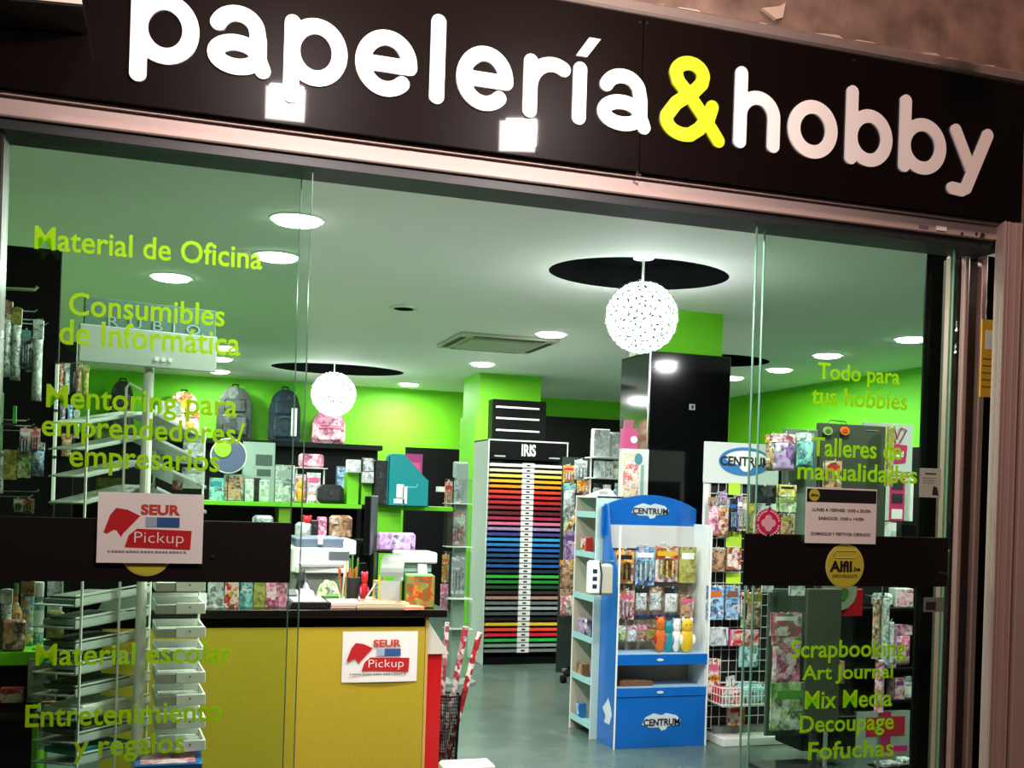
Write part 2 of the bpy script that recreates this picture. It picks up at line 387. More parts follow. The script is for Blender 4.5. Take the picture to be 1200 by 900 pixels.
# ceiling fittings
DLG = mat('lamp_diffuser', '#f6fff6', .5, emit=14)
DLN = ['large round downlight nearest the top edge of the left glass door', 'round downlight just below the one nearest the left door edge', 'round downlight above the word Consumibles', 'round downlight beside the air conditioner', 'round downlight above the paper rack and lime column head',
       'small round downlight right of the smaller ball lamp', 'nearest of the three small downlights in a row above the grey backpack', 'middle of the three small downlights in a row above the grey backpack', 'farthest of the three small downlights in a row above the grey backpack',
       'rightmost round downlight beside the black partition', 'round downlight above the words Todo para', 'round downlight left of the words Todo para', 'small round downlight just right of the black column']
for i, (x, y) in enumerate(DL):
    t = thing('downlight', DLN[i] if i < 13 else 'round downlight close behind the shop sign, hidden by the door header', 'ceiling light', (x, y, CEIL), group='recessed downlights' if i < 13 else 'downlights close to the shopfront')
    B().lathe([(.112, 0), (.120, -.004), (.130, -.006), (.132, 0)], 28).build('trim_ring', WHITE, t)
    B().lathe([(.110, -.003), (.106, -.018), (.07, -.026), (.001, -.028)], 28).build('diffuser', DLG, t)  # dome made wide and thick to imitate the bloom around the lamp
d = ray(582, 401); tt = (CEIL-CH)/d[2]
t = thing('air_conditioner', 'beige ceiling cassette air conditioner beside a downlight', 'air conditioner', (d[0]*tt, CY+d[1]*tt, CEIL))
B().box(-.42, -.42, -.025, .42, .42, 0, .01).build('frame', mat('aged_plastic', '#b9c0a8', .6), t)
B().box(-.30, -.30, -.04, .30, .30, -.024, .012).build('grille', mat('grille_plastic', '#a9b097', .6), t)
for i in range(4):
    B().box(-.30, -.395, -.03, .30, -.345, -.022, .004).build('air_slot', DARK, t, rz=i*math.pi/2)
d = ray(473, 360); tt = (CEIL-CH)/d[2]
t = thing('ceiling_vent', 'small round grey grille in the ceiling left of the air conditioner', 'vent', (d[0]*tt, CY+d[1]*tt, CEIL))  # small round vent with a grey grille
B().lathe([(.09, 0), (.09, -.01), (.07, -.014), (.001, -.014)], 20).build('grille', mat('grille_grey', '#7c8a7c', .6), t)
B().lathe([(.09, 0), (.10, -.002), (.10, -.012), (.088, -.014)], 20).build('rim', WHITE, t)
SHADE = mat('glowing_shade', '#f7fffb', .5, emit=.8)
def ball_lamp(cx, cy, cz, r, label, power):
    t = thing('ball_lamp', label, 'pendant lamp', (cx, cy, cz))
    B().tube([(0, 0, r*.9), (0, 0, CEIL+.12-cz)], .008, 8).build('cord', WIRE, t)
    B().lathe([(.06, CEIL+.12-cz), (.06, CEIL+.085-cz), (.01, CEIL+.08-cz)], 16).build('ceiling_rose', WIRE, t)
    b = B(); n = 430; rng = random.Random(3)
    for i in range(n):
        z = 1-2*(i+.5)/n; a = i*2.399963; q = math.sqrt(1-z*z); nrm = Vector((q*math.cos(a), q*math.sin(a), z))
        e1 = nrm.cross(Vector((.3, .2, .9))).normalized(); e2 = nrm.cross(e1); an = rng.uniform(0, 6.28)
        u = e1*math.cos(an)+e2*math.sin(an); v = nrm.cross(u); s1 = r*.098; s2 = r*.062
        c = nrm*r*.93; pts = []
        for k in range(4):
            f = (k/3-.5)*2; lift = (1-f*f)*r*.06+r*.01
            for g in (-1, 1): pts.append(c+u*f*s1+v*g*s2*(1-.35*abs(f))+v*(f*f)*s1*.35+nrm*lift)
        b.add(pts, [(0, 1, 3, 2), (2, 3, 5, 4), (4, 5, 7, 6)])
    tag(b.build('petals', SHADE, t), kind='stuff')
    b = B(); n = 330
    for i in range(n):
        z = 1-2*(i+.5)/n; a = i*2.399963+1; q = math.sqrt(1-z*z); nrm = Vector((q*math.cos(a), q*math.sin(a), z))
        e1 = nrm.cross(Vector((.3, .2, .9))).normalized(); e2 = nrm.cross(e1); an = rng.uniform(0, 6.28)
        u = e1*math.cos(an)+e2*math.sin(an); v = nrm.cross(u); c = nrm*r*1.0; pts = []
        for k in range(5):
            f = (k/4-.5)*2
            for g in (-1, 1): pts.append(c+u*f*r*.085+v*(g*r*.024*(1.2-abs(f))+(1-f*f)*r*.06)+nrm*(r*.03))
        b.add(pts, [(2*k, 2*k+1, 2*k+3, 2*k+2) for k in range(4)])
    tag(b.build('gap_shade_flecks', mat('gap_shade_grey', '#39413f', .4), t), kind='stuff')  # dark flecks stand in for the shaded gaps between petals
    lamp('ball_lamp_glow', 'POINT', (cx, cy, cz), power, (.95, 1, .97), r*.55)
def ball_at(px, py, rpx, Y, label, power):
    c = P(px, py, Y); r = rpx/FOC*(sn*c.x+cs*(Y-CY)); ball_lamp(c.x, Y, c.z, r, label, power)
ball_at(752, 372, 42, 2.2, 'large glowing white ball pendant lamp under the black ceiling recess', 48)
ball_at(391, 462, 26, 7.9, 'smaller glowing white ball pendant lamp above the pink backpack', 55)

# ------------------------------------------------------------------ shopfront frame
fr = struct('trim_8', B().box(-.62, -.06, 2.487, P(1172, 282, -.06).x, .10, 2.548, .004), ALU, 'pinkish aluminium header rail above the glass doors')
B().box(-.55, -.045, 2.455, 3.0, .11, 2.487).build('door_track', DARK, fr)
B().box(-.62, -.075, 2.543, 3.04, -.02, 2.553).build('top_lip', ALU, fr)
for px, py in ((1144, 274), (1127, 274), (1150, 276), (1165, 282), (1161, 286)):
    p = P(px, py, -.06); big = px == 1150
    B().disc(p.x, p.z, -.068 if big else -.064, -.059, .010 if big else .005, k=12).build('screw', CHROME if big else DARK, fr)
p = P(1103, 268, -.06); B().box(p.x-.022, -.064, p.z-.008, p.x+.022, -.059, p.z+.008).build('rating_label', PAPER, fr)
p = P(1082, 266, -.06)
for i in range(4): B().box(p.x-.02+i*.011, -.063, p.z-.006, p.x-.013+i*.011, -.059, p.z+.005).build('mark', mat('faded_print', '#5a5a78', .7), fr)
struct('trim_9', B().box(-.62, -.03, 0, -.50, .12, 2.49).box(-.51, -.02, 0, -.497, .03, 2.47), mat('dark_bronze', '#2a211e', .4, .4), 'dark door jamb left of the shopfront')
pil = struct('trim_10', B().box(2.955, -.10, 0, 3.045, -.055, 2.552, .003).box(3.05, -.115, 0, 3.34, -.05, 2.552, .003), ALU, 'ribbed pinkish aluminium pilaster right of the doors')
for x in (2.955, 2.972, 3.006, 3.030): B().box(x, -.107, 0, x+.007, -.099, 2.552, .002).build('rib', ALU, pil)
gd = struct('trim_11', B().box(2.90, .12, 0, 3.04, .16, 2.45), mat('dark_brown_reveal', '#3b2823', .5), 'dark brown recessed reveal between door and pilaster')
STRIP = mat('rose_aluminium', '#a98c84', .35, .6)
for x, y, w_ in ((2.885, .10, .022), (2.925, .06, .018), (2.955, .09, .014), (2.985, .04, .026)):
    B().box(x, y, .0, x+w_, y+.03, 2.455, .003).build('guide_rail', STRIP, gd)
c, z, w_, h = fit(1152, 374, 1166, 465, .02)
t = thing('warning_label', 'narrow yellow printed label on the right door reveal', 'label', (c, .03, z))
B().box(-w_/2, 0, 0, w_/2, .004, h).build('sheet', mat('label_yellow', '#e8b21c', .5), t)
B().box(-w_*.2, -.002, h*.62, w_*.42, .0005, h*.86).build('picture', PAPER, t)
for i in range(5): B().box(-w_*.38, -.001, h*(.12+i*.09), w_*.36, .0005, h*(.14+i*.09)).build('print_line', mat('label_ink', '#8a6410', .6), t)

# ------------------------------------------------------------------ shop sign
SY = -.10; SIGNB = mat('sign_black', '#0d0604', .42, coat=1, bump=.03, bscale=90)
_b = SIGNB.node_tree.nodes['Principled BSDF']; _b.inputs['Coat Roughness'].default_value = .035; _b.inputs['Specular IOR Level'].default_value = .06
t = thing('shop_sign', 'long glossy black shop sign with raised rounded white lettering', 'sign', (0, 0, 0))
sx = P(752, 110, SY).x
for xa, xb in ((-1.4, sx-.0012), (sx+.0012, 3.035)):
    B().box(xa, SY, 2.556, xb, SY+.03, 3.078, .001).build('panel', SIGNB, t)
B().box(-1.4, SY+.03, 2.57, 3.03, -.0, 3.065).build('backing', DARK, t)
for px, py in ((750, 26), (758, 27), (747, 203), (750, 205), (1001, 71)):
    p = P(px, py, SY); B().disc(p.x, p.z, SY-.003, SY+.001, .0042, k=10).build('screw', CHROME, t)
LW = mat('sign_white', '#f6f2ee', .45); LY = mat('sign_lime', '#c9dc1e', .45)
for ch, a, b_ in (('p', -.162, .029), ('a', .052, .237), ('p', .274, .465), ('e', .489, .683), ('l', .718, .778), ('e', .810, .998), ('r', 1.033, 1.179),
                  ('i', 1.2, 1.254), ('a', 1.291, 1.484), ('&', 1.518, 1.764), ('h', 1.798, 1.977), ('o', 2.01, 2.21), ('b', 2.245, 2.441), ('b', 2.472, 2.676), ('y', 2.694, 2.886)):
    o = build_letter('letter', sign_letter(ch, a, b_), SR, LY if ch == '&' else LW, t, SY-.008, SY)
    if ch == '&': o['label'] = 'yellow green ampersand'
a = P(677, 62, SY); c = P(697, 49, SY)
B().prism([(a.x-.008, a.z-.012), (a.x+.03, a.z-.012), (c.x+.018, c.z+.008), (c.x-.022, c.z+.008)], SY-.008, SY).build('accent', LW, t)
# the two lit floodlights hang above the frame, the dark one shows at the top right
def flood(loc, tgt, label, lit):
    t = thing('floodlight', label, 'floodlight', loc); d = Vector(tgt)-Vector(loc)
    t.rotation_euler = d.to_track_quat('-Z', 'Y').to_euler()
    B().box(-.09, -.07, .012, .09, .07, .07, .01).build('housing', BLK, t)
    B().box(-.075, -.06, .004, .075, .06, .012).build('lens', mat('flood_lens', '#fff4ee', .4, emit=24) if lit else GREY, t)
    B().tube([(0, 0, .07), (0, .03, .20)], .012, 8).build('arm', BLK, t)
for i, (p, s) in enumerate(FL):
    flood(p+Vector((0, -.02, .0)), (s.x, -.1, s.z+.02), ['lit floodlight aimed at the left of the sign', 'lit floodlight aimed at the middle of the sign'][i], True)
p = P(1178, -16, -.35); flood((p.x, -.35, p.z+.02), (p.x-.02, -.2, p.z-1), 'unlit black floodlight above the right end of the sign', False)
t = thing('lintel_stub', 'pale bracket stub crossing the top left corner of the sign', 'lintel', (0, 0, 0))  # stub of a pale concrete lintel
a = P(-20, 1, -.25); c = P(97, 12, -.25)
B().prism([(a.x, a.z), (c.x, c.z), (c.x-.004, c.z+.03), (a.x, a.z+.035)], -.28, -.11).build('arm', mat('pale_concrete', '#cfc0b4', .5), t)
B().prism([(a.x, a.z-.006), (c.x+.004, c.z-.006), (c.x+.004, c.z+.002), (a.x, a.z+.002)], -.285, -.11).build('edge_strip', CHROME, t)

# ------------------------------------------------------------------ glass doors
GL = glassmat('green_glass', (.90, .955, .905), .022); GED = mat('glass_edge', '#5c8a78', .3)
BAND = mat('band_black', '#0a0605', .45)
def pane(name, label, xa, xb, y, inner):
    g = struct(name, B().box(xa, y, .01, xb, y+.010, 2.47), GL, label)
    for x in inner: B().box(x-.002, y-.0005, .01, x+.001, y+.0105, 2.47).build('glass_edge', GED, g)
    return g
D1 = P(358, 300, -.02).x; D2 = P(883, 400, -.02).x
door1 = pane('door_1', 'left sliding glass door with yellow green lettering', -.495, D1+.015, -.02, (D1+.015,))
door2 = pane('door_2', 'right sliding glass door with yellow green lettering', D2, P(1118, 500, -.02).x, -.02, (D2+.002, P(1116, 400, -.02).x))
pane('window_1', 'fixed glass panel behind the left door', -.495, P(350, 210, .05).x+.01, .05, (P(350, 210, .05).x+.01,))
pane('window_2', 'fixed glass panel behind the right door', P(893, 400, .05).x, 2.88, .05, (P(893, 400, .05).x,))
FY = -.0205
for door, a, b_ in ((door1, -.49, P(341, 640, FY).x), (door2, P(871, 650, FY).x, P(1110, 660, FY).x)):
    B().box(a, FY-.004, 1.163, b_, FY, 1.350, .0015).build('handle_band', BAND, door)
def vin(s, xc, yc, wpx, hpx, door, m=VIN, bold=.014):
    p = P(xc, yc, FY); sc = (sn*p.x+cs*(FY-CY))/FOC; wx = P(xc+wpx/2, yc, FY).x-P(xc-wpx/2, yc, FY).x
    return text(s, wx, hpx*sc, 'lettering', m, door, (p.x, FY-.001, p.z), bold=bold)
for a in (('Material de Oficina', 178, 291, 267, 27), ('Consumibles', 174, 363, 183, 27), ('de Informática', 178, 396, 212, 30), ('Mentoring para', 169, 474, 224, 35),
          ('emprendedores/', 171, 507, 238, 34), ('empresarios', 171, 542, 176, 33), ('Material escolar', 160, 766, 230, 25), ('Entretenimiento', 148, 836, 230, 26), ('y regalos', 152, 876, 130, 33)):
    vin(*a, door1)
for a in (('Todo para', 1007, 441, 96, 25), ('tus hobbies', 1008, 467, 112, 21), ('Talleres de', 1005, 526, 105, 22), ('manualidades', 1006, 554, 140, 21), ('Scrapbooking', 995, 763, 134, 27),
          ('Art Journal', 994, 790, 106, 22), ('Mix Media', 995, 819, 102, 21), ('Decoupage', 993, 850, 110, 26), ('Fofuchas', 998, 878, 100, 21)):
    vin(*a, door2)
OL = mat('badge_olive', '#c6c23c', .5)
def badge(door, px, py, rpx):
    p = P(px, py, FY); r = rpx*(sn*p.x+cs*(FY-CY))/FOC; y = FY-.0045
    B().disc(p.x, p.z, y-.001, y, r, k=40).build('badge', mat('badge_rim', '#d8d87a', .5), door)
    B().disc(p.x, p.z, y-.002, y-.001, r*.955, k=40).build('badge_face', OL, door)
    text('Alfil', r*1.15, r*.50, 'lettering', INK, door, (p.x-r*.22, y-.0028, p.z-r*.02), bold=.035)
    text('.be', r*.40, r*.20, 'lettering', INK, door, (p.x+r*.60, y-.0028, p.z-r*.13), bold=.02)
    text('OFFICE PRODUCTS', r*1.3, r*.14, 'lettering', mat('olive_ink', '#6c6818', .6), door, (p.x, y-.0028, p.z-r*.46), bold=.01)
    lp = [(p.x-r*.5, y-.003, p.z+r*.36), (p.x+r*.5, y-.003, p.z+r*.36), (p.x+r*.64, y-.003, p.z+r*.52), (p.x+r*.5, y-.003, p.z+r*.68), (p.x-r*.5, y-.003, p.z+r*.68), (p.x-r*.64, y-.003, p.z+r*.52), (p.x-r*.5, y-.003, p.z+r*.36)]
    B().tube(lp, .0012, 5).build('clip_outline', mat('badge_rim', '#d8d87a', .5), door)
badge(door2, 989, 663, 26); badge(door1, 172, 646, 29)
for px, py, dr in ((249, 652, door1), (1101, 671, door2), (1106, 672, door2)):
    p = P(px, py, FY); B().disc(p.x, p.z, FY-.008, FY-.003, .005, k=10).build('fixing_screw', CHROME, dr)

def seur(px0, py0, px1, py1, Y, label, curl=0):
    c, z, w_, h = fit(px0, py0, px1, py1, Y)
    t = thing('paper_notice', label, 'notice', (c, Y, z))
    b = B(); n = 8
    for i in range(n):
        a0 = -w_/2+w_*i/n; a1 = a0+w_/n; f = lambda u: -curl*math.sin(math.pi*(u+w_/2)/w_)
        b.add([(a0, f(a0), 0), (a1, f(a1), 0), (a1, 0, h), (a0, 0, h), (a0, f(a0)+.0008, 0), (a1, f(a1)+.0008, 0), (a1, .0008, h), (a0, .0008, h)], [(0, 1, 2, 3), (5, 4, 7, 6), (0, 4, 5, 1), (3, 2, 6, 7)])
    b.build('sheet', PAPER, t)
    U = lambda x, y: ((x-330)/735*w_-w_/2, h-(y-108)/490*h)
    y = -.0008-curl; R_ = mat('notice_red', '#c01820', .6)
    B().prism([U(*q) for q in ((372, 388), (400, 395), (440, 368), (462, 370), (495, 418), (505, 395), (560, 335), (622, 268), (530, 226), (455, 216), (415, 265))][::1], y, y+.0006).build('emblem', R_, t)
    q0, q1 = U(660, 345), U(738, 275); B().box(q0[0], y, q0[1], q1[0], y+.0006, q1[1]).build('pale_bar', mat('notice_pale_blue', '#9fb6c8', .6), t)
    q0, q1 = U(738, 345), U(897, 275); B().box(q0[0], y, q0[1], q1[0], y+.0006, q1[1]).build('blue_bar', mat('notice_blue', '#2c5a96', .6), t)
    B().prism([U(*q) for q in ((520, 488), (978, 500), (985, 366), (600, 358), (545, 405))], y, y+.0006).build('red_bar', R_, t)
    p = U(762, 222); text('SEUR', 275/735*w_, 72/485*h, 'lettering', mat('notice_orange', '#c8402c', .6), t, (p[0], y, p[1]), bold=.04, depth=.0006)
    p = U(757, 430); text('Pickup', 345/735*w_, 100/485*h, 'lettering', PAPER, t, (p[0], y-.0004, p[1]), bold=-.012, depth=.0006)
    for i in range(22):
        a0 = U(405+i*25, 526); a1 = U(405+i*25+(20 if i % 4 else 14), 512); B().box(a0[0], y, a0[1], a1[0], y+.0005, a1[1]).build('fine_print', mat('fine_print_grey', '#8f8686', .7), t)
seur(114, 578, 238, 660, -.034, 'white courier notice with red emblem taped on the left door band')

c, z, w_, h = fit(944, 572, 1027, 637, -.034)
t = thing('opening_hours_notice', 'white opening hours notice with black heading on the right glass door', 'notice', (c, -.034, z))
B().box(-w_/2, 0, 0, w_/2, .001, h).build('sheet', PAPER, t)
B().box(-w_*.49, -.001, h*.74, w_*.49, .0, h*.97).build('heading_bar', INK, t)
B().disc(-w_*.39, h*.86, -.002, -.001, h*.11, k=20).build('badge', OL, t)
text('Alfil.be', h*.16, None, 'lettering', INK, t, (-w_*.39, -.003, h*.86), depth=.0006)
for i, (s_, ww, v) in enumerate((('LUNES A VIERNES: 10:00 a 20:30h', .82, .60), ('SABADOS: 10:00 a 14:00h', .64, .45), ('DOMINGOS Y FESTIVOS: CERRADO', .84, .17))):
    text(s_, w_*ww, h*.055, 'lettering', mat('notice_ink', '#4a3434', .7), t, (0, -.001, h*v), bold=.01, depth=.0006)
for px, py, rr, lab in ((900, 613, 17, 'round pink sticker with white flower on the right glass door'),):
    p = P(px, py, FY); r = rr*(sn*p.x+cs*(FY-CY))/FOC
    t = thing('round_sticker', lab, 'sticker', (p.x, FY-.002, p.z))
    B().disc(0, 0, -.001, 0, r, k=28).build('disc', mat('sticker_pink', '#d8285c', .5), t)
    b = B()
    for i in range(28):
        a = 2*math.pi*i/28
        if i % 7: b.box(r*.84*math.cos(a)-.003, -.002, r*.84*math.sin(a)-.003, r*.84*math.cos(a)+.003, -.001, r*.84*math.sin(a)+.003)
    b.build('ring_marks', PAPER, t)
    for i in range(4):
        a = math.pi/2*i+math.pi/4*0; B().disc(r*.30*math.cos(a), r*.30*math.sin(a), -.002-.0002*i, -.001, r*.27, k=14).build('petal', mat('sticker_white', '#f4c8d2', .5), t)
c, z, w_, h = fit(1077, 549, 1102, 583, FY)
t = thing('permit_sticker', 'pale rounded sticker near the right edge of the right door', 'sticker', (c, FY-.002, z))
B().box(-w_/2, -.001, 0, w_/2, 0, h, .0004).build('sheet', mat('sticker_grey', '#b9c4b4', .5), t)
B().box(-w_*.25, -.002, h*.80, w_*.25, -.001, h*.84).build('heading', DARK, t)
B().prism([(w_*.1, h*.1), (w_*.4, h*.08), (w_*.32, h*.35), (w_*.15, h*.4)], -.002, -.001).build('figure', DARK, t)
for i in range(3): B().box(-w_*.35, -.002, h*(.5+i*.08), w_*.2, -.001, h*(.515+i*.08)).build('print_line', GREY, t)
c, z, w_, h = fit(1082, 700, 1105, 717, FY)
t = thing('grey_label', 'small grey label low on the right glass door', 'label', (c, FY-.002, z))
B().box(-w_/2, -.001, 0, w_/2, 0, h).build('sheet', mat('label_grey', '#6f776c', .6), t)
B().box(-w_*.4, -.002, h*.15, w_*.1, -.001, h*.7).build('print_block', DARK, t)

# ------------------------------------------------------------------ merchandise builders (front faces -Y, base centre at the origin)
PAL = {
 'red': ['#c01a22', '#e8e2d8', '#7a0f18', '#e0a020'], 'pink': ['#d8588c', '#f0d8e0', '#8a2850', '#e8a8c0'], 'blue': ['#1f66b0', '#a8d4ec', '#12386c', '#e8ecef'],
 'green': ['#4e8a3a', '#c8dca0', '#24502c', '#e4e8d8'], 'orange': ['#d06a1c', '#f0c860', '#8a2e14', '#f2ead8'], 'purple': ['#6a3c88', '#c8a8d8', '#2c1c48', '#e0d8e8'],
 'teal': ['#1c8e94', '#9cd4d4', '#0c4c56', '#e2eeee'], 'white': ['#e6eae6', '#b8c4c0', '#8c9a9a', '#f6f8f4'], 'yellow': ['#d8b424', '#f2e48c', '#8a6c14', '#f0ece0'],
 'brown': ['#7a5238', '#c8a07c', '#3c2418', '#d8ccb8'], 'black': ['#101213', '#2a2e30', '#0a0a0b', '#454c4e'], 'cream': ['#d9cba6', '#efe6cc', '#a8946c', '#f0ead8'], 'blush': ['#e6c6b8', '#f4e4da', '#c89c8c', '#f0d8cc'], 'peach': ['#e2a27c', '#f0cdb0', '#c07850', '#f4dcc8'], 'silver': ['#9aa8a8', '#d8e2e2', '#566468', '#f0f4f4'],
 'mixed': ['#c03a3a', '#e8d060', '#3a78b8', '#e8ece8', '#3c9a50'], 'olive': ['#8c8c3c', '#b4b468', '#70702c', '#a0a050'], 'floral': ['#b8d0b8', '#e4e8e0', '#c85878', '#4c8c5c', '#f0d0d8']}
PS = [0]
def art(p, sc=None, kind='noise'):
    PS[0] = (PS[0]+1) % 5
    n = 'print_%s_%s_%d_%d' % (p, kind, sc or 30, PS[0])
    return pmat(n, PAL[p], sc or 30, .4, PS[0], kind)
def solid(p): return mat('plain_'+p, PAL[p][0], .5)
def mk(kind, name, label, cat, x, y, z, w, h, d, p, rz=0, group=None, p2=None, lean=0):
    t = thing(name, label, cat, (x, y, z), rz, group)
    if lean: t.rotation_euler = (lean, 0, rz)
    p2 = p2 or p; e = min(w, h)*.06; sc = max(8, min(60, 2.2/max(w, .02)))
    sc = int(sc/6)*6+6
    if kind == 'blister':          # card with header hole and a clear blister over the goods
        B().prism([(-w/2, 0), (w/2, 0), (w/2, h*.94), (w*.12, h*.94), (w*.10, h), (-w*.10, h), (-w*.12, h*.94), (-w/2, h*.94)], -.0012, .0012).build('backing_card', art(p, sc), t)
        B().box(-w*.40, -d, h*.08, w*.40, -.0012, h*.62, d*.3).build('blister', PLASTIC, t)
        b = B(); n = 3
        for i in range(n): b.tube([(-w*.26+i*w*.26, -d*.5, h*.12), (-w*.26+i*w*.26, -d*.5, h*.56)], min(w*.10, d*.4), 8, min(w*.10, d*.4)*.7)
        b.build('contents', art(p2, sc*2), t)
        B().box(-w*.42, -.0022, h*.68, w*.42, -.0012, h*.80).build('title_strip', solid(p2), t)
    elif kind == 'bag':            # filled polybag with a folded header card
        B().pillow(w, h*.80, d, 0, -d*.1, rnd=d*.06).build('bag', art(p, sc), t, smooth=True)
        B().prism([(-w/2, h*.76), (w/2, h*.76), (w/2, h*.985), (w*.08, h), (-w*.08, h), (-w/2, h*.985)], -d*.28-.001, d*.28).build('header_card', art(p2, sc), t)
    elif kind == 'box':
        B().box(-w/2, -d/2, 0, w/2, d/2, h, min(e, .004)).build('carton', solid(p2), t)
        B().box(-w*.47, -d/2-.0012, h*.03, w*.47, -d/2, h*.97).build('front_print', art(p, sc), t)
        B().box(-w*.46, -d*.02, h, w*.46, d*.02, h+.0015).build('lid_seam', PAPER, t)
    elif kind == 'book':
        B().box(-w/2+.002, -d/2+.002, .002, w/2-.002, d/2-.002, h-.002).build('pages', PAPER, t)
        B().box(-w/2, -d/2, 0, w/2, -d/2+.002, h).box(-w/2, d/2-.002, 0, w/2, d/2, h).box(-w/2, -d/2, 0, -w/2+.002, d/2, h).build('cover', art(p, sc), t)
        B().box(-w*.36, -d/2-.001, h*.66, w*.36, -d/2, h*.84).build('title_patch', solid(p2), t)
    elif kind == 'case':           # soft zipped pencil case
        B().box(-w/2, -d/2, 0, w/2, d/2, h, min(w, h, d)*.22).build('body', art(p, sc), t, smooth=False)
        B().tube([(-w*.46, -d*.2, h*.86), (0, -d*.2, h*.985), (w*.46, -d*.2, h*.86)], h*.03, 5).build('zip', solid(p2), t)
        B().box(w*.30, -d*.2-.01, h*.66, w*.34, -d*.2, h*.88).build('zip_pull', CHROME, t)
    elif kind == 'jar':
        r = w/2; B().lathe([(r*.9, 0), (r, h*.06), (r, h*.66), (r*.8, h*.74), (r*.8, h*.78)], 14).build('jar', art(p, sc), t, smooth=False)
        B().lathe([(r*.86, h*.77), (r*.88, h*.98), (r*.8, h)], 14).build('lid', solid(p2), t)
        B().lathe([(r*1.01, h*.2), (r*1.01, h*.55)], 14).build('label_band', PAPER, t)
    elif kind == 'bottle':
        r = w/2; B().lathe([(r*.85, 0), (r, h*.05), (r, h*.55), (r*.35, h*.72), (r*.32, h*.85)], 14).build('bottle', art(p, sc), t, smooth=False)
        B().lathe([(r*.40, h*.84), (r*.36, h), (r*.2, h)], 12).build('cap', solid(p2), t)
    elif kind == 'roll':
        B().tube([(0, 0, 0), (0, 0, h)], w/2, 14).build('wrapping', art(p, 36), t)
        B().tube([(0, 0, h), (0, 0, h+.006)], w*.40, 12).build('core', PAPER, t)
        B().tube([(0, 0, h+.005), (0, 0, h+.008)], w*.26, 10).build('hole', DARK, t)
    elif kind == 'paper':
        b = B(); n = 6
        for i in range(4): b.box(-w/2+random.uniform(-.003, .003), -d/2+random.uniform(-.003, .003), h*i/4, w/2, d/2, h*(i+.8)/4)
        b.build('sheets', solid(p), t)
        B().box(-w*.42, -d*.42, h, w*.40, d*.40, h+.0008).build('top_sheet', art(p2, 18), t)
    elif kind == 'plush':
        B().ball((0, 0, h*.36), w*.42, d*.42, h*.36, 14, 10).build('body', solid(p), t, smooth=True)
        B().ball((0, -d*.05, h*.78), w*.34, d*.36, h*.22, 14, 8).build('head', solid(p), t, smooth=True)
        for s_ in (-1, 1):
            B().ball((s_*w*.24, 0, h*.95), w*.11, d*.1, h*.07, 8, 6).build('ear', solid(p2), t, smooth=True)
            B().ball((s_*w*.36, -d*.2, h*.38), w*.12, d*.14, h*.15, 8, 6).build('arm', solid(p2), t, smooth=True)
            B().ball((s_*w*.12, -d*.38, h*.81), w*.035, d*.03, h*.02, 6, 4).build('eye', INK, t)
    elif kind == 'tray':
        B().box(-w/2, -d/2, 0, w/2, d/2, .004).box(-w/2, -d/2, 0, -w/2+.004, d/2, h).box(w/2-.004, -d/2, 0, w/2, d/2, h).box(-w/2, d/2-.004, 0, w/2, d/2, h).box(-w/2, -d/2, 0, w/2, -d/2+.004, h*.8).build('tray', solid(p), t)
        B().box(-w*.45, -d*.45, .004, w*.45, d*.45, h*.5).build('contents', art(p2, sc), t)
        B().box(-w*.3, -d/2-.001, h*.2, w*.3, -d/2, h*.6).build('label_strip', PAPER, t)
    return t
def at(kind, name, cat, label, box, Y, d, p, p2=None, group=None, rz=0, lean=0):
    c, z, w_, h = fit(*box, Y)
    return mk(kind, name, label, cat, c, Y, z, w_, h, d, p, rz, group, p2, lean)
def wire_grid(b, x0, z0, x1, z1, y, nx, nz, r=.0022):
    for i in range(nx+1): x = x0+(x1-x0)*i/nx; b.tube([(x, y, z0), (x, y, z1)], r, 5)
    for j in range(nz+1): z = z0+(z1-z0)*j/nz; b.tube([(x0, y, z), (x1, y, z)], r, 5)
def hook(parent, x, y0, y1, z, m=None):
    """display hook in the parent's own (unrotated) frame, from the back y0 to the tip y1"""
    o = parent.location
    return B().tube([(x-o.x, y0-o.y, z-o.z), (x-o.x, y1-o.y, z-o.z), (x-o.x, y1-o.y-.006, z-o.z+.012)], .0026, 5).build('hook', m or WIRE, parent)
def hang(stand, Yb, kind, name, cat, label, box, Y, d, p, p2=None, group=None, m=None):
    t = at(kind, name, cat, label, box, Y, d, p, p2, group)
    c, z, w_, h = fit(*box, Y); hook(stand, c, Yb, Y-.02, z+h-.004, m)
    return t

# ------------------------------------------------------------------ counter
CYF = 1.02
ctop = .965
t = thing('counter', 'yellow fronted sales counter with black worktop', 'counter', (.35, CYF+.35, 0))
YEL = mat('counter_yellow', '#b8a628', .5, bump=.08, bscale=150, var=.06)
x0, x1 = -.60, .694
B().box(x0, -.335, .05, x1-.012, .30, ctop-.035).build('carcass', mat('counter_core', '#8a7f24', .6), t)
for a, c in ((x0, x1-.014),): B().box(a, -.35, .02, c, -.335, ctop-.075, .001).build('front_panel', YEL, t)
B().box(x1-.012, -.35, .02, x1, .32, ctop-.035, .001).build('end_panel', mat('counter_edge', '#d0a860', .5), t)
B().box(x0, -.335, ctop-.075, x1-.014, -.325, ctop-.033).build('olive_rail', mat('counter_olive', '#4a3f14', .6), t)  # dark olive rail set back under the worktop
B().box(x0-.02, -.365, ctop-.033, x1+.075, .36, ctop, .002).build('worktop', mat('worktop_black', '#140f0c', .25), t)
B().box(x0, -.33, 0, x1-.03, .28, .05).build('plinth', DARK, t)
seur(401, 740, 489, 799, CYF-.002, 'white courier notice with red emblem on the yellow counter front', curl=.004)

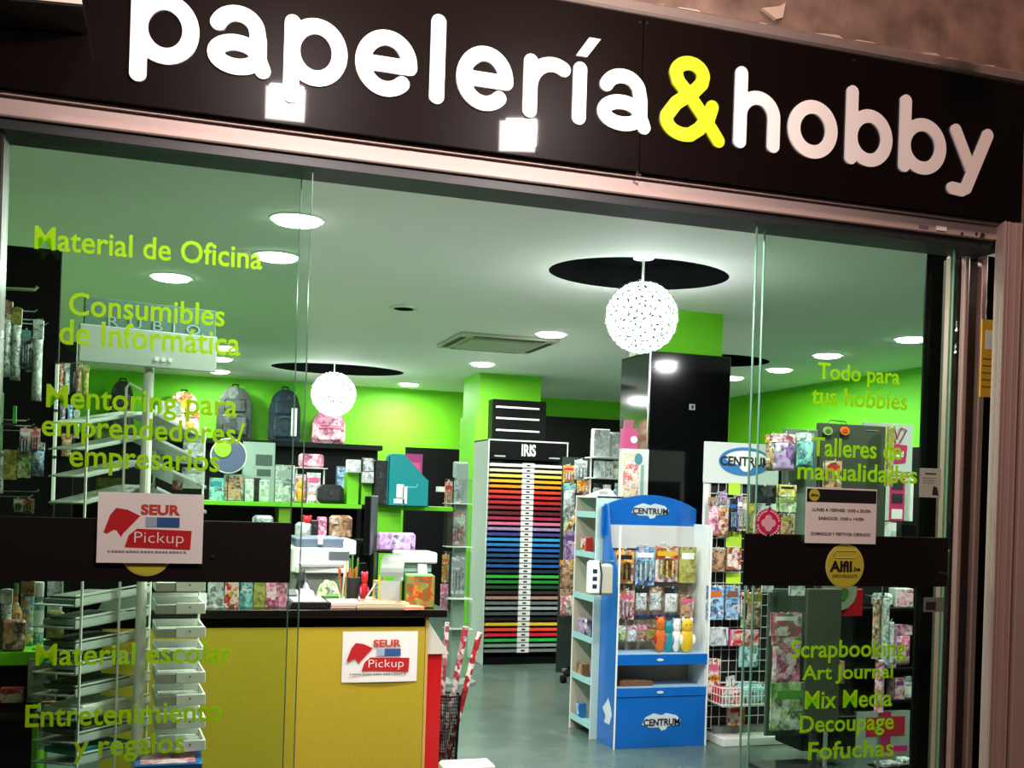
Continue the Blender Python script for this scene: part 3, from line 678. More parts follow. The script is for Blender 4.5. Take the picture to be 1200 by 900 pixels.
Yc = CYF
ZC = ctop
def onctr(kind, name, cat, label, px0, py0, px1, py1, Y, d, p, p2=None, rz=0, zb=None, lean=0):
    """something standing on the counter: base snapped to the worktop"""
    c, z, w_, h = fit(px0, py0, px1, py1, Y); z0 = ZC if zb is None else zb
    return mk(kind, name, label, cat, c, Y, z0, w_, z+h-z0, d, p, rz, None, p2, lean)
# papers lying along the front edge
def flat(name, cat, label, px0, px1, Y, d, th, p, p2, rz=0, zb=None):
    a = P(px0, 708, Y).x; b_ = P(px1, 708, Y).x
    return mk('paper', name, label, cat, (a+b_)/2, Y, ZC if zb is None else zb, b_-a, th, d, p, rz, None, p2)
flat('magazine_stack', 'magazine', 'stack of dark edged magazines at the left end of the counter edge', 338, 384, 1.12, .20, .030, 'black', 'silver')
flat('paper_pad', 'paper', 'pale pink paper pad beside the dark edged magazines', 385, 413, 1.09, .16, .030, 'blush', 'white')
flat('brochure_stack', 'brochure', 'long stack of cream brochures on the counter edge', 414, 474, 1.12, .20, .026, 'cream', 'brown')
flat('leaflet', 'leaflet', 'peach coloured leaflet by the right end of the counter', 470, 493, 1.05, .10, .012, 'peach', 'peach', .15)
flat('desk_pad', 'paper', 'large white paper sheet in the middle of the counter', 345, 465, 1.36, .20, .012, 'white', 'white')
onctr('box', 'picture_box', 'box', 'green box with red and orange flower print at the counter end', 474, 673, 507, 708, 1.14, .12, 'orange', 'green', -.1)
MIXF = pmat('flower_print', ['#4e7a34', '#b8321c', '#d88a2c', '#6a9a44', '#c84a3c'], 40, .5, 2)
bpy.context.view_layer.update()
for o in COL.objects:
    if o.name == 'front_print': last = o
last.data.materials[0] = MIXF
# round white advertising stand with an arm (tape dispenser like scanner stand)
x, z = P(460, 700, 1.20).x, ZC
t = thing('display_stand', 'yellow and white angled display stand left of the flower box', 'display', (x, 1.20, z), -.35)
h = P(452, 651, 1.2).z-ZC
B().prismx([(-.06, 0), (.07, 0), (.05, h*.55), (-.0, h*.62), (-.05, h*.60)], -.055, -.048).build('side_panel', mat('stand_yellow', '#c8c428', .4), t)
B().prismx([(-.06, 0), (.07, 0), (.05, h*.5), (-.05, h*.5)], .04, .047).build('side_panel', mat('stand_olive', '#7c8426', .4), t)
B().box(-.048, -.045, .01, .04, -.038, h*.50).build('sheet_holder', mat('milky_panel', '#b4c0bc', .3), t)
vs = []; b = B(); n = 8
for i in range(n+1):
    a = -.1+1.5*i/n; vs += [(-.05, .05-.10*math.sin(a), h*.5+.10*math.cos(a)*h/.20), (.05, .05-.10*math.sin(a), h*.5+.10*math.cos(a)*h/.20)]
b.add(vs, [(2*i, 2*i+1, 2*i+3, 2*i+2) for i in range(n)]).build('curved_back', mat('grey_green_plastic', '#7d887c', .45), t)
onctr('box', 'tin_box', 'box', 'small cream and navy box behind the leaning white stick', 438, 680, 452, 699, 1.30, .06, 'blue', 'yellow')
t = thing('stick', 'thin white stick leaning on the counter beside the red pot', 'stick', (P(425, 695, 1.22).x, 1.22, ZC))
B().tube([(0, 0, 0.003), (.055, .01, .085)], .0035, 6).build('shaft', WHITE, t)
B().ball((.055, .01, .087), .005).build('tip', WHITE, t)
onctr('plush', 'ornament', 'ornament', 'small red ornament between the pen pot and the white stick', 421, 670, 433, 692, 1.27, .04, 'red', 'pink')
# pen pots
def pot(px, w_, label, p, pens, where, Y=1.3):
    x = P(px, 695, Y).x; h = .11; t = thing('pen_pot', label, 'pen pot', (x, Y, ZC))
    B().lathe([(w_*.42, 0), (w_*.5, h), (w_*.46, h), (w_*.40, .006)], 14).build('pot', p, t)
    B().tube([(w_*.5*math.cos(a*.5236), w_*.5*math.sin(a*.5236), h) for a in range(13)], .0025, 5).build('rim', p, t)
    for i, (c, lean, l, lab) in enumerate(pens):
        a = i*2.1; o_ = thing('pen', lab+' '+where, 'pen', (x+w_*.2*math.cos(a), Y+w_*.2*math.sin(a), ZC+.008), 0, 'pens in the pots')
        B().tube([(0, 0, 0), (lean*.9, 0, l*.9)], .0042, 7).build('barrel', solid(c), o_); B().tube([(lean*.9, 0, l*.9), (lean, 0, l)], .0050, 7, .0036).build('cap', solid(c), o_)
pot(402, .055, 'clear pot of yellow and red pens beside the printer', PLASTIC, [('yellow', .0, .17, 'tall yellow pen'), ('red', -.01, .14, 'red pen'), ('white', .01, .16, 'white pen'), ('pink', .015, .13, 'pink pen'), ('orange', -.015, .15, 'orange pen')], 'in the clear pot beside the printer')
pot(413, .062, 'dark pen pot with orange and green tops in front of the monitor', DARK, [('orange', 0, .15, 'middle one of three orange pens'), ('orange', .012, .14, 'right one of three orange pens'), ('green', .0, .20, 'tallest green pen'), ('green', .008, .19, 'right leaning green pen'), ('green', -.008, .185, 'left leaning green pen'), ('orange', -.01, .145, 'left one of three orange pens')], 'in the dark pot')
# crumpled plastic bags and phone on the left part of the counter
def crumple(px0, py0, px1, py1, Y, label, p, cat='bag', name='plastic_bag', rough=.018):
    c, z, w_, h = fit(px0, py0, px1, py1, Y); h = z+h-ZC; t = thing(name, label, cat, (c, Y, ZC)); rng = random.Random(px0)
    vs = []; fs = []; nx, ny = 9, 6
    for j in range(ny+1):
        for i in range(nx+1):
            u = i/nx; v = j/ny; e = math.sin(math.pi*u)*math.sin(math.pi*v)
            vs.append(((u-.5)*w_, (v-.5)*.12, .002+h*e**.7*rng.uniform(.65, 1.1)))
    n = len(vs); vs += [(x, y, 0) for x, y, z in vs]
    for j in range(ny):
        for i in range(nx): a = j*(nx+1)+i; fs += [(a, a+1, a+nx+2, a+nx+1), (n+a, n+a+nx+1, n+a+nx+2, n+a+1)]
    B().add(vs, fs).build('sack', art(p, 36), t)
    B().box(-w_*.3, -.066, 0, w_*.3, -.050, h*.35, .003).build('folded_hem', solid(p), t)
crumple(368, 676, 402, 699, 1.28, 'blue white and green crumpled plastic bag beside the pen pots', 'green')
crumple(346, 683, 372, 697, 1.24, 'black and white crumpled bag left of the green plastic bag', 'silver')
crumple(344, 668, 366, 692, 1.40, 'small dark crumpled bag behind the black and white one', 'black')
t = thing('card_terminal', 'small pale card terminal at the edge of the left door band', 'card terminal', (P(341, 690, 1.25).x, 1.25, ZC))
B().prismx([(-.06, 0), (.06, 0), (.06, .055), (-.06, .02)], -.035, .035).build('body', mat('lilac_grey', '#b4b4cc', .4), t)
B().prismx([(-.02, .037), (.05, .056), (.05, .058), (-.02, .039)], -.025, .025).build('screen', DARK, t)
# printer behind the counter on a lower desk
t = thing('back_desk', 'pale desk behind the counter carrying the printer', 'desk', (.60, 2.35, 0))
B().box(-.75, -.35, .80, .55, .35, .83, .003).build('desktop', GREY, t)
for x in (-.7, .5):
    for y in (-.3, .3): B().box(x-.02, y-.02, 0, x+.02, y+.02, .80).build('leg', DARK, t)
Yp = 2.2
c, z, w_, h = fit(340, 631, 420, 712, Yp)
zb = .83
t = thing('printer', 'large white office printer with dark slots behind the counter', 'printer', (c, Yp+.15, zb))
H = z+h-zb
ra = lambda py: (P(380, py, Yp).z-zb)
X = lambda px: P(px, 670, Yp).x-c
B().box(X(341), -.15, 0, X(400), .25, ra(671), .006).build('base', mat('printer_grey', '#70786f', .5), t)
B().box(X(341), -.17, ra(671), X(408), .25, ra(642), .008).build('body', WHITE, t)
B().box(X(345), -.19, ra(671), X(402), -.02, ra(663), .004).build('output_tray', WHITE, t)
B().box(X(384), -.175, ra(656), X(408), -.165, ra(646)).build('control_panel', mat('panel_grey', '#5c6668', .4), t)
B().box(X(346), -.12, ra(642), X(404), .22, ra(631), .006).build('scanner_lid', mat('slate_plastic', '#5a6b7c', .4), t)
B().box(X(402), -.14, ra(650), X(417), .22, ra(633), .006).build('lid_hinge', WHITE, t)
B().box(X(372), -.16, ra(638), X(377), -.10, ra(628)).build('tab', WHITE, t)
flat2 = mk('paper', 'paper_stack', 'messy white papers on the printer output tray', 'paper', c-.02, Yp+.06-.06, zb+ra(663)+.001, .24, .014, .12, 'white', .12, None, 'white')
# monitor seen edge-on
Ym = 1.5
c, z, w_, h = fit(417, 581, 441, 655, Ym)
t = thing('monitor', 'black flat monitor seen from the side on the counter', 'monitor', (c+.02, Ym, ZC), rz=math.radians(76))
H = z+h
B().box(-.21, -.014, z-ZC+.03, .21, .014, H-ZC, .004).build('screen_housing', BLK, t)
B().box(-.213, -.018, z-ZC+.028, .213, -.012, H-ZC+.002, .003).build('bezel', mat('bezel_silver', '#3c454a', .4, .2), t)
B().tube([(0, .02, .01), (0, .03, .16)], .018, 10).build('neck', BLK, t)
B().lathe([(.11, 0), (.11, .008), (.02, .016)], 20, sy=.75).build('foot', BLK, t)
# cash drawer like white machine right of the monitor
c, z, w_, h = fit(456, 645, 502, 674, 1.45)
t = thing('receipt_printer', 'white receipt printer with wide lid behind the flower box', 'receipt printer', (c, 1.38, ZC))
hh = P(480, 646, 1.38).z-ZC
B().box(-w_*.36, -.07, 0, w_*.30, .09, hh*.62, .006).build('body', mat('mint_white', '#cfe2d8', .4), t)
B().box(-w_*.40, -.09, hh*.78, w_*.52, .10, hh, .006).build('lid', WHITE, t)
B().box(-w_*.34, -.075, hh*.60, w_*.40, .09, hh*.78, .003).build('paper_slot', mat('aqua_shade', '#8fb4ac', .4), t)
B().prism([(w_*.10, 0), (w_*.38, 0), (w_*.26, hh*.78), (w_*.04, hh*.78)], -.085, -.07).build('front_flap', WHITE, t)
onctr('case', 'purple_case', 'case', 'purple and pink printed case behind the receipt printer', 441, 624, 486, 645, 1.52, .05, 'purple', 'pink', zb=P(463, 646, 1.52).z)
last = [o for o in COL.objects if o.name.startswith('purple_case')][-1]; last.name = 'pencil_case'
zz = last.location.z
t = thing('shelf_riser', 'dark raised stand carrying the purple case', 'stand', (last.location.x, 1.52, ZC))
ww = .18
B().box(-ww/2, -.03, zz-ZC-.008, ww/2, .03, zz-ZC).build('top', BLK, t)
for x in (-ww/2, ww/2-.006): B().box(x, -.03, 0, x+.006, .03, zz-ZC-.008).build('side', BLK, t)
# picture cards standing at the left of the counter, below and above the door band
for i, (px0, px1, p, lab) in enumerate(((243, 262, 'silver', 'pale lilac upright card at the left end of the counter'), (263, 280, 'red', 'dark red and navy upright card beside the pale lilac one'),
        (281, 296, 'teal', 'plain turquoise upright card on the counter'), (297, 311, 'olive', 'olive upright card between turquoise and pink cards'), (311, 336, 'pink', 'pink and cream patterned upright card by the card terminal'))):
    onctr('book', 'picture_card', 'card', lab, px0, 600 if i < 0 else 664, px1, 711, 1.10+.01*i, .018, p)

# ------------------------------------------------------------------ lime shelf island behind the counter
YS = 4.2
t = thing('lime_shelf', 'lime green shelf unit with black back behind the counter', 'shelf', (P(330, 600, YS+.1).x, YS+.2, 0))
o = t.location
def Lx(px, py, Y): return P(px, py, Y).x-o.x
zt = P(300, 588, YS).z
X0, X1, X2 = Lx(62, 588, YS), Lx(424, 590, YS), Lx(531, 592, YS)
B().box(X0, -.2, zt-.03, X1, .15, zt, .002).build('shelf_board', LIME, t)
B().box(Lx(443, 592, YS), -.2, zt-.03, X2, .15, zt+.0, .002).build('shelf_board', LIME, t)
B().box(Lx(443, 610, YS), -.17, 0, Lx(471, 610, YS), .15, zt-.03, .002).build('upright', LIME, t)
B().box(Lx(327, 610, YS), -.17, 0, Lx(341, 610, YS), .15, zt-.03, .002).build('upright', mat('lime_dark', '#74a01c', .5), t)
B().box(Lx(408, 560, YS), -.16, zt, Lx(422, 560, YS), .12, P(415, 554, YS).z, .002).build('divider', LIME, t)
B().box(Lx(425, 575, YS), -.16, zt+.0, Lx(437, 575, YS), .12, P(430, 566, YS).z, .002).build('divider', LIME, t)
zl = .72
B().box(X0, -.2, zl-.03, Lx(443, 600, YS), .15, zl, .002).build('lower_board', BLK, t)
B().box(X0, .15, 0, Lx(443, 600, YS), .17, zt-.03).build('back_panel', BLK, t)
for xx in (X0, X1-.03): B().box(xx, -.19, 0, xx+.03, .15, zt-.03).build('side_panel', BLK, t)
zsh = zt
def onshelf(kind, name, cat, label, box, d, p, p2=None, Y=None, group=None, rz=0):
    Y = Y or YS+.14; c, z, w_, h = fit(*box, Y)
    return mk(kind, name, label, cat, c, Y, zsh, w_, z+h-zsh, d, p, rz, group, p2)
onshelf('book', 'photo_album', 'album', 'pale turquoise album standing at the left of the lime shelf', (245, 560, 262, 588), .05, 'teal')
onshelf('box', 'poster_box', 'box', 'grey brown picture box beside the turquoise album', (262, 556, 285, 588), .06, 'brown', 'teal')
onshelf('box', 'white_box', 'box', 'plain white box on the lime shelf below the grey panel', (287, 562, 297, 588), .06, 'white', 'white')
onshelf('box', 'white_packet', 'box', 'white packet left of the price card on the lime shelf', (304, 563, 315, 588), .05, 'white', 'white')
onshelf('box', 'black_box', 'box', 'small black box behind the white packets', (297, 560, 305, 588), .05, 'black', 'black', Y=YS+.24)
onshelf('box', 'notepad_box', 'box', 'white notepad box at the end of the white packets', (322, 564, 331, 588), .04, 'white', 'silver')
onshelf('plush', 'bear_figure', 'toy', 'cream and yellow toy figure in front of the picture frame', (346, 562, 358, 588), .06, 'yellow', 'orange', Y=YS+.06)
onshelf('jar', 'button_jar', 'jar', 'glass jar of small mixed buttons beside the toy figure', (361, 572, 371, 588), .06, 'mixed', 'white', Y=YS+.04)
onshelf('book', 'framed_picture', 'frame', 'small white picture frame standing behind the toy figure', (359, 554, 375, 588), .03, 'white', 'pink', Y=YS+.2)
onshelf('box', 'craft_box', 'box', 'pink and grey craft box left of the white frame', (345, 556, 358, 588), .05, 'pink', 'silver', Y=YS+.2)
onshelf('case', 'dark_basket', 'basket', 'dark green fabric basket on the right part of the shelf', (372, 568, 402, 588), .14, 'black', 'green', Y=YS+.08)
onshelf('box', 'blue_box', 'box', 'tall pale blue box standing between basket and lime divider', (394, 547, 406, 588), .06, 'blue', 'blue', Y=YS+.22)
z2 = P(415, 554, YS).z
for bx, lab, Yy, zb2 in (((406, 539, 422, 554), 'small white device box on top of the left lime divider', YS+.0, z2), ((424, 553, 437, 566), 'small white device box on top of the right lime divider', YS, P(430, 566, YS).z)):
    c, z, w_, h = fit(*bx, Yy); mk('box', 'device_box', lab, 'box', c, Yy, zb2, w_, h, .08, 'white', 0, None, 'white')
c, z, w_, h = fit(424, 537, 437, 553, YS); b_ = P(430, 553, YS).z
mk('box', 'calculator_box', 'grey calculator box stacked on the right device box', 'box', c, YS, P(430, 566, YS).z+fit(424, 553, 437, 566, YS)[3]+.0015, w_, h, .08, 'silver', 0, None, 'black')
onshelf('box', 'grey_binder', 'binder', 'dark grey binder beside the teal magazine file', (437, 540, 453, 588), .2, 'black', 'black', Y=YS+.04)
t2 = [q for q in COL.objects if q.name == 'grey_binder'][0]; t2.name = 'binder'
c, z, w_, h = fit(452, 533, 499, 588, YS)
t = thing('magazine_file', 'large teal cut away magazine file with white figures at the end of the lime shelf', 'magazine file', (c, YS-.05, zsh)); h = z+h-zsh
prof = [(-w_/2, 0), (w_/2, 0), (w_/2, h*.50), (w_*.40, h*.56), (-w_*.05, h*.93), (-w_*.14, h), (-w_*.44, h), (-w_/2, h*.94)]
B().prism(prof, -.06, -.055).build('front_side', TEAL, t); B().prism(prof, .055, .06).build('rear_side', TEAL, t)
B().box(-w_/2, -.06, 0, -w_/2+.005, .06, h*.94).box(-w_/2, -.06, 0, w_/2, .06, .005).box(w_/2-.005, -.06, 0, w_/2, .06, h*.5).build('spine', TEAL, t)
B().box(-w_*.30, -.062, h*.16, -w_*.12, -.06, h*.42).box(-w_*.36, -.062, h*.05, -w_*.10, -.06, h*.14).box(-w_*.14, -.062, h*.05, -.01, -.06, h*.38).build('figure_print', PAPER, t)
B().box(-.02, -.061, h*.36, w_*.22, -.06, h*.385).box(w_*.20, -.061, h*.36, w_*.225, -.06, h*.44).build('line_print', mat('teal_light', '#6cc4c4', .4), t)
c, z, w_, h = fit(474, 532, 494, 588, YS+.1)
mk('book', 'magenta_folder', 'magenta folder standing behind the teal magazine file', 'folder', c, YS+.10, zsh, w_, z+h-zsh, .03, 'pink')
q = [o_ for o_ in COL.objects if o_.name == 'magenta_folder'][0]; q.name = 'folder'
for o_ in q.children:
    if o_.name.startswith('cover'): o_.data.materials[0] = mat('magenta_cover', '#a83a80', .5)
# hanging things of the middle level (above the shelf, on the black back panel frame)
t = thing('grey_board', 'pale grey green poster panel standing behind the white packets', 'poster', (0, 0, 0))
c, z, w_, h = fit(284, 518, 322, 590, YS+.30); t.location = (c, YS+.32, 0)
B().box(-w_/2, -.0, zsh+.001, w_/2, .01, z+h).build('sheet', mat('pale_grey_green', '#a8bcb4', .5), t)
B().box(-w_*.1, -.004, z+h*.62, w_*.42, 0, z+h*.80).box(-w_*.05, -.004, z+h*.45, w_*.38, 0, z+h*.56).build('print_block', mat('slate_print', '#4e5c5c', .5), t)
B().box(-.01, 0.01, zsh, .01, .03, zsh+.10).build('leg', DARK, t)
for bx, p, lab in (((322, 545, 345, 580), 'silver', 'grey carded item hanging above the notepad box'),):
    onshelf('book', 'carded_set', 'card', lab, bx, .02, p, Y=YS+.25)
c, z, w_, h = fit(350, 532, 379, 548, YS+.28)
t = thing('small_rack', 'thin clear rack behind the toy figure', 'rack', (c, YS+.3, 0))
for x in (-.1, .1): B().tube([(x, 0, zsh), (x, 0, z)], .006, 6).build('post', WIRE, t)
B().box(-.12, -.05, z-.006, .12, .05, z).build('shelf', WIRE, t)
mk('case', 'bag', 'bright pink handbag shaped case on the thin rack', 'case', c, YS+.28, z, w_, h, .07, 'pink', 0, None, 'pink')
# second row beneath the lime shelf
rng = random.Random(5)
row = [((346, 612, 365, 632), 'white', 'case', 'white lidded craft case under the lime shelf'), ((352, 604, 368, 618), 'red', 'plush', 'dark red round toy under the lime shelf beside the printer'),
       ((372, 606, 382, 628), 'pink', 'box', 'pale pink box under the lime shelf'), ((386, 604, 412, 624), 'brown', 'case', 'brown leather like case under the lime shelf'), ((364, 610, 372, 628), 'black', 'box', 'narrow black box between the toy and pale pink box'),
       ((296, 604, 320, 612), 'silver', 'case', 'flat silver dish under the left half of the lime shelf')]
t = thing('low_rack', 'black low rack behind the printer', 'rack', (P(375, 632, YS-.5).x, YS-.5, 0))
zr = P(375, 631, YS-.5).z
B().box(-.5, -.12, zr-.02, .35, .12, zr).build('top_board', BLK, t)
for x in (-.48, .33): B().box(x-.01, -.12, 0, x+.01, .12, zr-.02).build('leg', BLK, t)
for bx, p, k, lab in row:
    c, z, w_, h = fit(*bx, YS-.5); mk(k, {'case': 'craft_case', 'plush': 'toy', 'box': 'craft_box'}[k], lab, 'toy' if k == 'plush' else k, c, YS-.5, zr, w_, z+h-zr, .08, p)

# backpacks on top of the black wall panel
t = thing('wall_ledge', 'black ledge carrying the backpacks on the back wall', 'shelf', (.9, 9.42, 1.96), kind='structure')
B().box(-2.0, -.17, 0, 1.46, .12, .06, .003).build('board', BLK, t)
def backpack(px0, py0, px1, py1, label, p, strip=False, flower=False):
    Y = 9.36; c, z, w_, h = fit(px0, py0, px1, py1, Y); z0 = 2.02; h = z+h-z0; t = thing('backpack', label, 'backpack', (c, Y, z0))
    m_ = art(p, 12); d = .18
    prof = [(-w_/2, .02), (-w_*.44, 0), (w_*.44, 0), (w_/2, .02), (w_*.48, h*.62), (w_*.36, h*.86), (w_*.16, h*.97), (-w_*.16, h*.97), (-w_*.36, h*.86), (-w_*.48, h*.62)]
    bm = bmesh.new(); bb = B().prism(prof, -d/2, d/2); vs = [bm.verts.new(v) for v in bb.v]; [bm.faces.new([vs[i] for i in f]) for f in bb.f]
    bmesh.ops.bevel(bm, geom=bm.edges[:], offset=.025, segments=2, affect='EDGES', clamp_overlap=True); bm.verts.index_update()
    B().add([v.co[:] for v in bm.verts], [[v.index for v in f.verts] for f in bm.faces]).build('body', m_, t); bm.free()
    fp = B().box(-w_*.36, -d/2-.045, h*.06, w_*.36, -d/2+.01, h*.44, .02).build('front_pocket', m_, t)
    B().box(-w_*.30, -d/2-.02, h*.50, w_*.30, -d/2+.01, h*.74, .012).build('upper_pocket', m_, t)
    B().tube([(-.04, 0, h*.95), (-.03, 0, h*1.02), (.03, 0, h*1.02), (.04, 0, h*.95)], .009, 6).build('handle', BLK, t)
    B().tube([(-w_*.34, -d/2-.04, h*.42), (0, -d/2-.05, h*.45), (w_*.34, -d/2-.04, h*.42)], .006, 5).build('zip', CHROME if not flower else PINK, fp)
    if strip: B().box(w_*.18, -d/2-.052, h*.10, w_*.36, -d/2-.044, h*.62, .002).build('badge_strip', WHITE, t)
backpack(254, 452, 296, 506, 'dark grey camouflage backpack on the back wall ledge', 'black')
backpack(315, 455, 352, 507, 'navy blue backpack with pale strip beside the camouflage one', 'blue', True)
for o_ in COL.objects:
    if o_.type == 'MESH' and o_.parent and o_.parent.name == 'backpack.001' and o_.name.split('.')[0] in ('body', 'front_pocket', 'upper_pocket'): o_.data.materials[0] = pmat('navy_fabric', ['#0c1626', '#14304a', '#0a0f18', '#1c4460'], 12, .7)
backpack(365, 480, 404, 521, 'dusty pink floral backpack under the smaller ball lamp', 'pink', flower=True)
backpack(196, 458, 234, 500, 'red and white backpack seen through the window lettering', 'red')
backpack(128, 445, 158, 492, 'black backpack behind the white display pole', 'black')

# ------------------------------------------------------------------ colour paper rack
x0, x1 = 2.575, 3.285; Yi = 5.43; W_ = x1-x0; xc = (x0+x1)/2
ztop = P(612, 516, Yi).z
t = thing('paper_rack', 'tall white rack of coloured card with black header', 'rack', (xc, Yi, 0))
PW = mat('rack_panel', '#cfe0d8', .4)
B().box(-W_/2-.012, 0, 0, -W_/2, .46, ztop, .002).build('side_panel', PW, t); B().box(W_/2, 0, 0, W_/2+.012, .46, ztop, .002).build('side_panel', PW, t)
B().box(-W_/2, .45, .02, W_/2, .46, ztop).build('back_panel', PW, t); B().box(-W_/2, .01, .0, W_/2, .45, P(612, 770, Yi).z).build('plinth', BLK, t)
zh = P(612, 539, Yi).z
B().box(-W_/2, 0, zh, W_/2, .44, ztop-.012).build('header_box', BLK, t); B().box(-W_/2-.012, -.004, ztop-.012, W_/2+.012, .46, ztop).build('top_board', PW, t)
text('IRIS', .13, .105, 'header_lettering', PAPER, t, (-.0, -.002, (zh+ztop)/2), bold=.03, space=1.0)
for x in (-.26, .24): B().box(x-.05, -.002, zh+.02, x+.05, .0, zh+.032).build('small_print', mat('header_grey', '#a0a8a4', .5), t)
cols = ['white:#e8ece6', 'cream:#d8d4ac', 'pale yellow:#e6d050', 'golden yellow:#d8a818', 'amber:#dc8c14', 'orange red:#d03818', 'scarlet:#c41820', 'bright red:#b80c1c', 'dark red:#8c0a18', 'maroon:#5e0c18',
        'crimson:#b01c48', 'rose pink:#d86c94', 'lilac:#a088b8', 'violet blue:#3c3c88', 'sky blue:#2c9cd0', 'azure:#1c80c4', 'royal blue:#1460b0', 'steel blue:#1c4e80', 'deep blue:#12406c', 'marine blue:#1a5c9c', 'navy:#10283c',
        'light green:#3cb040', 'leaf green:#1c8c34', 'bottle green:#0e5028', 'dark brown:#30241c', 'tan pink:#b08474', 'stone grey:#6c7474', 'silver grey:#98a4a4', 'slate grey:#4c5458', 'black:#0c0c0c',
        'lemon yellow:#ecc434', 'fluorescent orange:#f05028', 'fluorescent red:#e41838', 'fluorescent green:#2cbc4c', 'pearl grey:#90a09c', 'metallic grey:#788480']
n = len(cols); za = P(612, 541, Yi).z; zb = P(612, 764, Yi).z
tm = mat('rack_tray', '#9fb0aa', .4)
for i, cc in enumerate(cols):
    nm, hx = cc.split(':'); z = za-(i+1)*(za-zb)/n; st = (za-zb)/n
    tr = B().box(-W_/2, .02, z-.004, W_/2, .44, z).box(-.03, -.0075, z-.004, .03, .02, z).build('tray', tm, t)
    B().box(-.055, -.010, z-.004, .055, -.007, z+st*.72).build('price_tag', PAPER, tr)
    B().box(-.016, -.0115, z+st*.14, .018, -.010, z+st*.44).build('tag_mark', INK, tr)
    k = 'first second third fourth fifth sixth seventh eighth ninth tenth eleventh twelfth thirteenth fourteenth fifteenth sixteenth seventeenth eighteenth'.split()
    where = ('%s from the top' % k[i]) if i < 18 else ('%s from the bottom' % k[n-1-i])
    s_ = thing('card_stack', '%s card sheets in the paper rack, %s' % (nm, where), 'card', (xc, Yi+.02, z), group='coloured card in the paper rack')
    mm = mat('card_'+nm.replace(' ', '_'), hx, .5)
    B().prismx([(-.025, .0), (.40, .0), (.40, st*.38), (-.015, st*.46)], -W_/2+.006, W_/2-.006).build('sheets', mm, s_)
    B().prismx([(-.027, .0), (-.022, st*.47), (.39, st*.39), (.39, st*.43), (-.026, st*.52)], -W_/2+.012, W_/2-.03).build('top_sheet', mm, s_)

# clear spinner left of the paper rack
Yq = 4.6
t = thing('clear_spinner', 'slim clear plastic spinner of pens left of the paper rack', 'spinner', (P(536, 700, Yq).x, Yq, 0))
b0 = t.location.x; X = lambda px, py=640: P(px, py, Yq).x-b0; Z = lambda py: P(536, py, Yq).z
B().lathe([(.16, 0), (.16, .02), (.03, .04)], 20).build('base', GREY, t)
B().box(X(533, 600), -.02, .03, X(547, 600), .04, Z(543), .004).build('column', mat('spinner_green_grey', '#8fa79a', .3), t)
B().box(X(531, 550), -.015, Z(560), X(548, 550), .015, Z(541), .008).build('top_plate', mat('clear_grey', '#a8b8b0', .25), t)
for i, (a, c) in enumerate(((562, 590), (594, 640), (646, 700), (704, 735))):
    B().box(X(522+i*-1, a), -.10, Z(c), X(549, a), .02, Z(a), .004).build('pocket', PLASTIC, t)
    B().box(X(519, c), -.13, Z(c)-.004, X(549, c), .02, Z(c), .001).build('pocket_shelf', WIRE, t)
B().box(X(510, 574), -.05, Z(577), X(522, 574), -.02, Z(571)).build('price_label', PAPER, t)
for i, (bx, p, lab) in enumerate((((521, 562, 530, 598), 'red', 'red carded pen set at the top of the clear spinner'), ((518, 648, 526, 682), 'orange', 'orange carded pen set halfway up the clear spinner'), ((516, 682, 525, 716), 'pink', 'pink carded pen set low on the clear spinner'),
        ((531, 598, 545, 638), 'floral', 'pale floral packet in the middle pocket of the clear spinner'), ((529, 650, 544, 696), 'silver', 'silver packet in the lower pocket of the clear spinner'), ((532, 562, 540, 590), 'silver', 'silver pen packet under the top plate of the clear spinner'))):
    at('blister', 'pen_pack', 'pen set', lab, bx, Yq-.07, .02, p)

# ------------------------------------------------------------------ red box, bin with rolls beside the counter
t = thing('price_stand', 'red floor box with folded white top beside the counter', 'box', (P(507, 860, 1.25).x, 1.35, 0))
X = lambda px, py, Y=1.25: P(px, py, Y).x-t.location.x
zw = P(507, 766, 1.25).z; zt_ = .925
xa = 1.05-t.location.x; xb = X(517, 800)
B().box(xa, -.10, 0, xb, .14, zw, .003).build('red_body', RED, t)
B().prism([(xa, zw), (xb+.03, zw+.0), (xa+.02, zt_), (xa, zt_)], -.11, .10).build('white_top', WHITE, t)
for i in range(5):
    z = zw+.03+i*.028; B().box(xa+.004, -.112, z, xa+.022-.002*i, -.11, z+.014).build('print_mark', INK, t)
Yb = 1.75
c = P(524, 860, Yb).x
t = thing('wire_bin', 'black wire mesh bin holding wrapping rolls beside the red box', 'bin', (c, Yb, 0)); hb = P(525, 814, Yb).z; zb0 = 0
r1 = (P(539, 815, Yb).x-P(511, 815, Yb).x)/2; r0 = r1*.78
b = B()
for i in range(48):
    a = 2*math.pi*i/48; b.tube([(r0*math.cos(a), r0*math.sin(a), .005), (r1*math.cos(a), r1*math.sin(a), hb)], .0018, 4)
for j in range(1, 26):
    f = j/26; rr = r0+(r1-r0)*f; b.tube([(rr*math.cos(2*math.pi*i/20), rr*math.sin(2*math.pi*i/20), hb*f) for i in range(21)], .0016, 4)
b.build('mesh_wall', BLK, t)
B().tube([(r1*math.cos(2*math.pi*i/24), r1*math.sin(2*math.pi*i/24), hb) for i in range(25)], .006, 6).build('rim', BLK, t)
B().lathe([(r0, 0), (r0, .006), (.001, .006)], 20).build('bottom', BLK, t)
